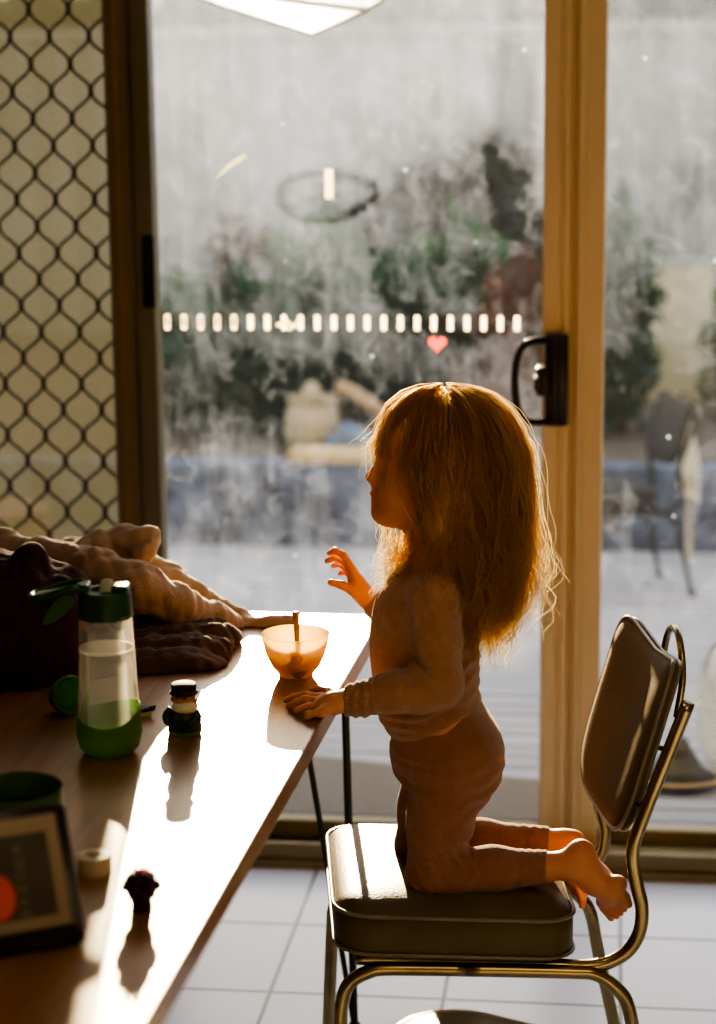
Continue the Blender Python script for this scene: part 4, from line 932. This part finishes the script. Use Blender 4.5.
# green cup lying on its side
c = atz(66, 716, ZT_); cu = tag(empty('green_cup', (c[0], c[1]+.01, ZT_)), 'small bright green cup lying on its side left of the water bottle', 'cup')
m_gc = pbr('bright_green_plastic', (.16, .40, .05), (.12, .32, .04), rough=.4, translucent=(.3, .7, .08), tfac=.4)
bm = bmesh.new(); lathe(bm, [(0, -.030), (.014, -.029), (.021, -.022), (.026, 0), (.0275, .018), (.0245, .018), (.022, .0), (.016, -.020), (0, -.024)], seg=36)
o = obj('cup_body', bm, m_gc, cu, smooth=True, angle=50); o.rotation_euler = (math.radians(72), 0, math.radians(35)); o.location = (0, 0, .0275)
bm = bmesh.new(); tube(bm, [(.0262*math.cos(t*PI/20), .0262*math.sin(t*PI/20), .018) for t in range(40)], .0022, 8, closed=True); obj('rim', bm, m_gc, o, smooth=True)
# small navy toy boat behind the bottle
c = atz(146, 719, ZT_); m_navy = pbr('navy_plastic', (.02, .02, .06), rough=.35)
nb = tag(empty('toy_boat', (c[0]-.012, c[1]+.012, ZT_), .25), 'tiny navy and white toy boat poking out from behind the water bottle', 'toy')
def hull(z0, z1, s0, s1):
    bm = bmesh.new(); R_ = []
    for z, s in ((z0, s0), ((z0+z1)/2, (s0+s1)/2*1.03), (z1, s1)):
        R_.append([((-.022 if abs(t) > 6 else 0)+s*.026*math.cos(k*PI/12)+(.010*s if 9 > k > -1 and k in (0,) else 0), s*.013*math.sin(k*PI/12)*(1-.35*max(0, math.cos(k*PI/12))), z+(.003*max(0, math.cos(k*PI/12))**3 if z > z0 else 0)) for k in range(24) for t in (0,)])
    loft(bm, R_); return bm
obj('hull', hull(0, .009, .72, .95), pbr('white_toy', (.75, .72, .68), rough=.4), nb, smooth=True, angle=50)
obj('deck', hull(.0092, .016, .95, 1.08), m_navy, nb, smooth=True, angle=50)
bm = bmesh.new(); lathe(bm, [(.008, .016), (.007, .026), (.003, .028), (0, .028)], (-.006, 0, 0), 16); obj('funnel', bm, m_navy, nb, smooth=True); nb.scale = (.62, .8, .8)
# toy figure with hat and beard
c = atz(185, 733, ZT_); fg = tag(empty('toy_figure', (c[0], c[1], ZT_), -.25), 'squat toy man with black cap, white beard and dark green body', 'toy')
m_dg = pbr('figure_dark_green', (.025, .055, .03), rough=.35)
bm = bmesh.new(); lathe(bm, [(0, 0), (.0225, 0), (.024, .004), (.0242, .006)], seg=32); obj('base', bm, pbr('figure_green_base', (.14, .36, .10), rough=.4), fg, smooth=True, angle=40)
bm = bmesh.new(); lathe(bm, [(0, .006), (.0235, .006), (.0238, .010), (.0235, .020), (.021, .030), (.016, .037), (0, .040)], seg=32); bd = obj('body', bm, m_dg, fg, smooth=True, angle=50)
for s in (-1, 1):
    bm = bmesh.new(); tube(bm, crom([(s*.018, -.003, .034), (s*.0235, -.008, .026), (s*.018, -.017, .020)], 6), .006, 10); bmesh.ops.create_uvsphere(bm, u_segments=10, v_segments=8, radius=.0055, matrix=Matrix.Translation((s*.017, -.018, .0195))); obj('arm', bm, m_dg, fg, smooth=True)
m_fsk = pbr('figure_skin', (.62, .30, .14), rough=.5)
bm = bmesh.new(); bmesh.ops.create_uvsphere(bm, u_segments=24, v_segments=16, radius=.0165, matrix=Matrix.Translation((0, 0, .050)) @ Matrix.Diagonal((1, 1, .92, 1)))
bmesh.ops.create_uvsphere(bm, u_segments=10, v_segments=8, radius=.0035, matrix=Matrix.Translation((.004, -.0165, .051)))
hd_ = obj('head', bm, m_fsk, fg, smooth=True)
bm = bmesh.new()
for s in (-1, 1): bmesh.ops.create_uvsphere(bm, u_segments=8, v_segments=6, radius=.0018, matrix=Matrix.Translation((.003+s*.006, -.0152, .055)))
obj('eye', bm, m_black, hd_, smooth=True)
for s in (-1, 1):
    bm = bmesh.new(); bmesh.ops.create_uvsphere(bm, u_segments=10, v_segments=8, radius=.005, matrix=Matrix.Translation((s*.0175, 0, .048)) @ Matrix.Diagonal((.5, .9, 1, 1))); obj('ear', bm, m_fsk, hd_, smooth=True)
bm = bmesh.new(); mt = Matrix.Translation((.004, -.006, .040)) @ Matrix.Diagonal((.0185, .0165, .0105, 1)); bmesh.ops.create_icosphere(bm, subdivisions=3, radius=1, matrix=mt)
for v in bm.verts: v.co += v.normal*.0007*math.sin(v.co.x*900)*math.sin(v.co.z*700)
obj('beard', bm, pbr('white_beard', (.85, .82, .74), rough=.6), fg, smooth=True)
bm = bmesh.new(); lathe(bm, [(0, .0585), (.0195, .0575), (.0205, .060), (.0175, .0625), (.0175, .0695), (.0165, .0715), (.012, .073), (0, .0735)], seg=28); hat = obj('cap', bm, m_rubber, fg, smooth=True, angle=40)
# bowl with spoon
c = atz(296, 675, ZT_); bw = tag(empty('amber_bowl', (c[0], c[1], ZT_)), 'translucent amber plastic bowl holding leftover orange food', 'bowl')
m_amb = pbr('amber_plastic', (1, .76, .40), (.98, .73, .38), rough=.25, translucent=(1.0, .84, .46), tfac=.6, scale=3)
bm = bmesh.new(); lathe(bm, [(0, .003), (.022, .003), (.0225, 0), (.026, 0), (.0265, .004), (.036, .015), (.0445, .032), (.0495, .050), (.0515, .064), (.0525, .0655), (.051, .067), (.0495, .0655), (.0475, .050), (.0425, .033), (.034, .0175), (.022, .008), (0, .006)], seg=56)
obj('bowl_shell', bm, m_amb, bw, smooth=True, angle=60)
bm = bmesh.new(); R_ = []
for k in range(7):
    t = k/6; R_.append((.040*t if k else 0, .027+.0045*math.sin(t*7)+(.004 if k == 6 else 0)))
lathe(bm, [(0, .009), (.022, .0105), (.0335, .0185), (.0405, .031)]+R_[::-1], seg=40, wob=lambda i, a: .0045*math.sin(3*a+i)+.003*math.sin(7*a) if 2 < i < 9 else 0)
obj('food_remains', bm, pbr('orange_food', (.85, .36, .07), (.7, .26, .05), rough=.5, translucent=(1, .45, .1), tfac=.3), bw, smooth=True)
bm = bmesh.new()
for (a_, z_, s_) in ((-1.5, .045, .007), (-1.37, .038, .009), (-1.44, .030, .008)):
    r_ = .0455; bmesh.ops.create_icosphere(bm, subdivisions=2, radius=s_, matrix=Matrix.Translation((r_*math.cos(a_), r_*math.sin(a_), z_)) @ Matrix.Rotation(a_, 4, 'Z') @ Matrix.Diagonal((.25, 1, 1.1, 1)))
obj('food_smear', bm, pbr('food_smear', (.85, .5, .15), rough=.5, translucent=(1, .6, .15), tfac=.4), bw, smooth=True)
m_spoon = pbr('brown_plastic_spoon', (.36, .20, .09), rough=.3, translucent=(.5, .25, .1), tfac=.2)
sp = tag(empty('spoon', (c[0], c[1], ZT_)), 'brown spoon standing in the amber bowl with its handle up', 'spoon')
e0 = Vector((.006, -.018, .020)); e1 = at(296, 613, c[1]+.012)-np.array([c[0], c[1], ZT_]); e1 = Vector(e1)
bm = bmesh.new(); tube(bm, [e0.lerp(e1, t/10) for t in range(11)], .003, 10, rf=lambda t: .0028+.0022*t+(.001 if t > .92 else 0)); box(bm, e1, (.013, .008, .005), .002); obj('handle', bm, m_spoon, sp, smooth=True, angle=50)
bm = bmesh.new(); bmesh.ops.create_uvsphere(bm, u_segments=18, v_segments=10, radius=1, matrix=Matrix.Translation(e0+Vector((.003, -.006, -.004))) @ Matrix.Rotation(.6, 4, 'X') @ Matrix.Diagonal((.012, .018, .005, 1))); obj('spoon_head', bm, m_spoon, sp, smooth=True)
# wide green mug
c = atz(12, 788, .818); mg = tag(empty('green_mug', (c[0], c[1], ZT_)), 'wide glossy dark green mug standing behind the e-reader', 'mug')
m_mug = pbr('green_glaze', (.07, .16, .05), (.06, .13, .045), rough=.22, scale=4)
bm = bmesh.new(); lathe(bm, [(0, .004), (.046, .004), (.047, 0), (.050, 0), (.054, .008), (.0575, .03), (.0585, .06), (.059, .077), (.058, .079), (.0565, .077), (.0555, .05), (.053, .012), (.045, .008), (0, .008)], seg=56)
obj('mug_body', bm, m_mug, mg, smooth=True, angle=50)
bm = bmesh.new(); tube(bm, crom([(-.056, 0, .066), (-.085, 0, .066), (-.095, 0, .042), (-.082, 0, .018), (-.055, 0, .018)], 7), .0055, 10); obj('handle', bm, m_mug, mg, smooth=True)
bm = bmesh.new(); lathe(bm, [(0, .048), (.0553, .048)], seg=40); obj('drink', bm, pbr('dark_tea', (.03, .05, .015), rough=.1), mg)
# cream cap with star hole
c = atz(91, 878, ZT_); cp = tag(empty('tape_roll', (c[0], c[1]+.018, ZT_)), 'short round cream ring with a dark star-shaped hole beside the e-reader', 'ring')
bm = bmesh.new(); n = 40; ro, h_ = .0195, .0215
out_ = [(ro*math.cos(2*PI*k/n), ro*math.sin(2*PI*k/n)) for k in range(n)]; inn = [((.0098+.0022*math.cos(5*2*PI*k/n))*math.cos(2*PI*k/n), (.0098+.0022*math.cos(5*2*PI*k/n))*math.sin(2*PI*k/n)) for k in range(n)]
rs = [[(x, y, 0) for x, y in out_], [(x, y, h_-.002) for x, y in out_], [(x*.93, y*.93, h_) for x, y in out_], [(x, y, h_) for x, y in inn], [(x, y, .004) for x, y in inn]]
loft(bm, rs); obj('ring_body', bm, pbr('cream_plastic', (.70, .62, .46), rough=.4), cp, smooth=True, angle=40)
bm = bmesh.new(); lathe(bm, [(0, .005), (.0085, .005)], seg=20); obj('hole_floor', bm, m_black, cp)
# knobbly berry toy
c = atz(142, 908, ZT_); by = tag(empty('toy_berry', (c[0], c[1], ZT_), .3), 'small dark purple knobbly toy berry cluster standing in the sunlight', 'toy')
m_by = pbr('dark_purple_rubber', (.030, .012, .028), rough=.35); rg = np.random.default_rng(3)
bm = bmesh.new(); bmesh.ops.create_icosphere(bm, subdivisions=3, radius=1, matrix=Matrix.Translation((0, 0, .026)) @ Matrix.Diagonal((.015, .015, .014, 1)))
for (z_, n_, r_, s_) in ((.018, 6, .012, .0065), (.027, 7, .0165, .0072), (.036, 6, .011, .0065), (.041, 1, 0, .006)):
    for k in range(n_):
        a_ = 2*PI*k/n_+z_*90; bmesh.ops.create_icosphere(bm, subdivisions=2, radius=s_*(.9+.2*rg.random()), matrix=Matrix.Translation((r_*math.cos(a_), r_*math.sin(a_), z_)))
obj('berry_cluster', bm, m_by, by, smooth=True)
bm = bmesh.new(); lathe(bm, [(0, 0), (.0125, 0), (.0125, .006), (.0115, .014), (0, .018)], seg=20); obj('stem_base', bm, m_by, by, smooth=True)
bm = bmesh.new()
for k in range(5):
    a_ = 2*PI*k/5; lathe(bm, [(.0022, 0), (.0018, .006), (0, .008)], (.008*math.cos(a_), .008*math.sin(a_), .042), 8)
obj('tuft', bm, pbr('pink_tips', (.5, .2, .35), rough=.5, translucent=(.9, .4, .6), tfac=.5), by, smooth=True)
# e-reader leaning on its stand
BR = Vector(atz(87, 942, .7435)); BLd = (Vector(atz(0, 957, .7435))-BR).normalized()
e1 = -BLd; TRt = Vector(at(62, 801, BR.y+.055)); e2 = (TRt-BR); e2 = (e2-e1*e2.dot(e1)*.15); Hh = e2.length; e2.normalize(); e3 = e1.cross(e2).normalized()
Wd = .122
er = bpy.data.objects.new('e_reader', None); COL.objects.link(er); er.matrix_world = Matrix(((e1.x, e2.x, e3.x, BR.x), (e1.y, e2.y, e3.y, BR.y), (e1.z, e2.z, e3.z, BR.z), (0, 0, 0, 1)))
tag(er, 'black-framed e-reader propped upright showing a grey book cover', 'e-reader')
def rrect(w, h, r, cx, cy, n=6): return [(cx+sx*(w/2-r)+r*math.cos(math.radians(a0+t*90/n)), cy+sy*(h/2-r)+r*math.sin(math.radians(a0+t*90/n))) for sx, sy, a0 in ((1, 1, 0), (-1, 1, 90), (-1, -1, 180), (1, -1, 270)) for t in range(n+1)]
def slab(w, h, r, cx, cy, z0, z1, bev=.002):
    bm = bmesh.new(); loft(bm, [[(x, y, z0) for x, y in rrect(w-2*bev, h-2*bev, r, cx, cy)], [(x, y, z0+bev) for x, y in rrect(w, h, r, cx, cy)], [(x, y, z1-bev) for x, y in rrect(w, h, r, cx, cy)], [(x, y, z1) for x, y in rrect(w-2*bev, h-2*bev, r, cx, cy)]]); return bm
obj('case', slab(Wd, Hh, .009, -Wd/2, Hh/2, -.010, 0), m_black, er, smooth=True, angle=40)
sx0, sx1, sy0, sy1 = -Wd+.012, -.012, .022, Hh-.011
sc2 = obj('screen', bx(sx0, sx1, sy0, sy1, .0002, .0008), pbr('e_ink_grey', (.36, .30, .20), rough=.5), er)
cv = obj('book_cover', bx(-.098, -.025, sy0+.012, sy1-.017, .0009, .0012), pbr('cover_grey', (.10, .095, .065), (.07, .065, .05), rough=.6, scale=30), sc2)
m_let = pbr('cover_letters', (.30, .27, .20), rough=.6)
for k, chh in enumerate('RODHAM'):
    cu_ = bpy.data.curves.new('l', 'FONT'); cu_.body = chh; cu_.size = .0135; cu_.align_x = 'CENTER'
    to = bpy.data.objects.new('l', cu_); me = bpy.data.meshes.new_from_object(to); bpy.data.objects.remove(to)
    me.materials.clear(); me.materials.append(m_let)
    lo = bpy.data.objects.new('cover_letter', me); COL.objects.link(lo); lo.parent = cv; lo.location = (-.0585, sy1-.037-.0135*k, .0014)
bm = bmesh.new(); lathe(bm, [(0, 0), (.0185, 0)], (-.085, Hh*.40, .0014), 32, sy=1.3); obj('cover_disc', bm, pbr('cover_orange', (.85, .12, .03), rough=.6), cv, label='orange-red disc')
bm = bmesh.new(); box(bm, (-Wd/2, Hh*.42, -.026), (.05, .003, .09), .001, Matrix.Rotation(math.radians(62), 4, 'X')); obj('stand_leg', bm, m_black, er)

# ------------------------------------------------------------------ clothes heap on the table
def heap_field(V, amp, sc, seed, ph=0):
    sl, X, Y, Z = V.grid(); rg = np.random.default_rng(seed); w = 0
    for i in range(5):
        k = rg.normal(size=3); k /= np.linalg.norm(k); fr = sc*(1+.5*i); a = amp/(1+.6*i)
        w2 = np.sin(fr*(k[0]*X+k[1]*Y+k[2]*Z)+1.3*np.sin(fr*.45*(k[1]*X-k[2]*Y+k[0]*Z)+i)+rg.random()*6)
        w = w+a*(1-2*np.abs(w2))*.6
    V.f = (V.f+w.astype(np.float32)); 
def flat(V, z=.7405):
    sl, X, Y, Z = V.grid(); V.f = np.maximum(V.f, (z-Z).astype(np.float32)+X*0+Y*0)
def C(px, py, Y, r): return (at(px, py, Y), r)
m_beige = pbr('beige_fleece', (.46, .33, .225), (.36, .25, .17), rough=.9, bump=.5, bscale=350, sheen=.6, scale=25)
m_maroon = pbr('dark_maroon_cloth', (.050, .016, .012), (.03, .010, .009), rough=.95, bump=.4, bscale=200, sheen=.08, scale=12)
m_navyc = pbr('dark_navy_cloth', (.018, .022, .035), rough=.9, bump=.3, bscale=220, sheen=.15, scale=12)
m_browncl = pbr('brown_knit_cloth', (.09, .045, .025), (.06, .03, .018), rough=.95, bump=.4, bscale=250, sheen=.2, scale=15)
V = Vol((-1.40, 2.86, .735), (-.45, 3.42, 1.02), .0035)
V.chain([C(-60, 560, 3.290, .03), C(0, 548, 3.290, .028), C(45, 552, 3.270, .020), C(95, 566, 3.210, .026), C(140, 588, 3.190, .036), C(178, 606, 3.210, .030), C(215, 622, 3.270, .025), C(245, 633, 3.330, .018), C(268, 628, 3.325, .015), C(291, 621, 3.345, .0125)], .02)
V.chain([C(60, 556, 3.270, .018), C(100, 546, 3.290, .022), C(128, 541, 3.300, .022), C(145, 541, 3.290, .022), C(143, 552, 3.270, .018)], .016)
V.chain([C(120, 556, 3.310, .022), C(165, 582, 3.330, .024), C(205, 600, 3.345, .018), C(240, 618, 3.345, .014), C(262, 630, 3.345, .012)], .010)
V.chain([C(70, 556, 3.345, .03), C(120, 565, 3.345, .045), C(165, 590, 3.345, .04), C(170, 615, 3.345, .03)], .02)
for (a, b, Ya, Yb, r) in (((62, 552), (128, 566), 3.17, 3.14, .0045), ((100, 572), (165, 600), 3.11, 3.10, .005), ((150, 590), (232, 622), 3.12, 3.20, .0045), ((158, 566), (238, 612), 3.26, 3.30, .005), ((112, 592), (150, 612), 3.10, 3.10, .005), ((20, 556), (80, 580), 3.19, 3.12, .005), ((130, 556), (160, 574), 3.20, 3.18, .004)):
    V.cap(at(*a, Ya-.030), at(*b, Yb-.028), r, r*.5, .010, mode='sub')
for q in range(4): V.cap(at(247+6*q, 622+2*q, 3.30), at(243+6*q, 640+2*q, 3.27), .0016, .0016, .004, mode='sub')
heap_field(V, .0036, 58, 2)
flat(V); jk = V.mesh('beige_jacket', m_beige); tag(jk, 'beige fleece jacket heaped on the table with one sleeve reaching towards the bowl', 'jacket')
V = Vol((-1.32, 2.83, .735), (-.55, 3.42, .98), .0045)
V.ell(at(40, 632, 3.02), (.10, .10, .11), .03); V.ell(at(-10, 640, 3.0), (.13, .13, .14), .03); V.cap(at(30, 560, 2.99), at(20, 690, 2.94), .028, .045, .02); V.cap(at(58, 590, 2.98), at(62, 680, 2.96), .020, .035, .015)
V.ell(at(90, 660, 3.03), (.07, .07, .05), .02); heap_field(V, .006, 30, 5); flat(V)
mr = V.mesh('dark_jacket', m_maroon); tag(mr, 'dark maroon jacket slumped at the left edge of the table', 'jacket')
V = Vol((-1.12, 2.9, .735), (-.5, 3.42, .95), .0045)
V.ell(at(95, 612, 3.22), (.09, .07, .055), .02); V.ell(at(150, 618, 3.28), (.085, .07, .045), .02); V.cap(at(70, 578, 3.22), at(120, 600, 3.2), .02, .02, .02); V.ell(at(110, 645, 3.16), (.11, .08, .04), .02)
heap_field(V, .005, 52, 9); flat(V)
nv = V.mesh('navy_jumper', m_navyc); tag(nv, 'dark navy jumper bunched beneath the beige jacket', 'jumper')
V = Vol((-1.12, 2.80, .735), (-.45, 3.42, .88), .0045)
V.ell(at(150, 664, 3.08), (.13, .08, .034), .05); V.ell(at(180, 645, 3.18), (.085, .07, .028), .05); V.ell(at(205, 640, 3.2), (.05, .045, .018), .04)
heap_field(V, .0055, 50, 12); flat(V)
br = V.mesh('brown_scarf', m_browncl); tag(br, 'brown knitted scarf lying flat at the foot of the clothes heap behind the bottle', 'scarf')
# ------------------------------------------------------------------ light
SAZ, SEL = math.radians(10.2), math.radians(11.4)
sd = Vector((-math.sin(SAZ)*math.cos(SEL), math.cos(SAZ)*math.cos(SEL), math.sin(SEL)))
sl = bpy.data.lights.new('sun', 'SUN'); sl.energy = 27; sl.angle = math.radians(.6); sl.color = (1, .74, .44)
so = bpy.data.objects.new('sun', sl); COL.objects.link(so); so.rotation_euler = sd.to_track_quat('Z', 'Y').to_euler(); so.location = sd*8
w = bpy.data.worlds.new('world'); SC.world = w; w.use_nodes = True; nt = w.node_tree; nt.nodes.clear()
bg = nd(nt, 'ShaderNodeBackground'); wo = nd(nt, 'ShaderNodeOutputWorld'); tc = nd(nt, 'ShaderNodeTexCoord')
dt = nd(nt, 'ShaderNodeVectorMath', operation='DOT_PRODUCT'); nt.links.new(tc.outputs['Generated'], dt.inputs[0]); dt.inputs[1].default_value = sd
glow = math_(nt, 'POWER', math_(nt, 'MAXIMUM', dt.outputs['Value'], 0.0), 24)
col = nd(nt, 'ShaderNodeMix', data_type='RGBA'); col.inputs['A'].default_value = (.88, .91, 1.0, 1); col.inputs['B'].default_value = (2.6, 2.1, 1.5, 1); nt.links.new(glow, col.inputs['Factor'])
nt.links.new(col.outputs['Result'], bg.inputs[0]); bg.inputs[1].default_value = 1.9; nt.links.new(bg.outputs[0], wo.inputs[0])
al = bpy.data.lights.new('interior_fill', 'AREA'); al.energy = 12; al.size = 1.2; al.color = (1, .72, .46)  # unseen area light added to fill the dark room side warmly
ao = bpy.data.objects.new('interior_fill', al); COL.objects.link(ao); ao.location = (.9, .6, 2.4)

SC.view_settings.view_transform = 'AgX'; SC.view_settings.look = 'AgX - High Contrast'; SC.view_settings.exposure = 0.1
SC.cycles.max_bounces = 10; SC.cycles.transparent_max_bounces = 24; SC.cycles.use_denoising = True
SC.cycles.sample_clamp_indirect = 6
SC.cycles.caustics_reflective = False; SC.cycles.caustics_refractive = False
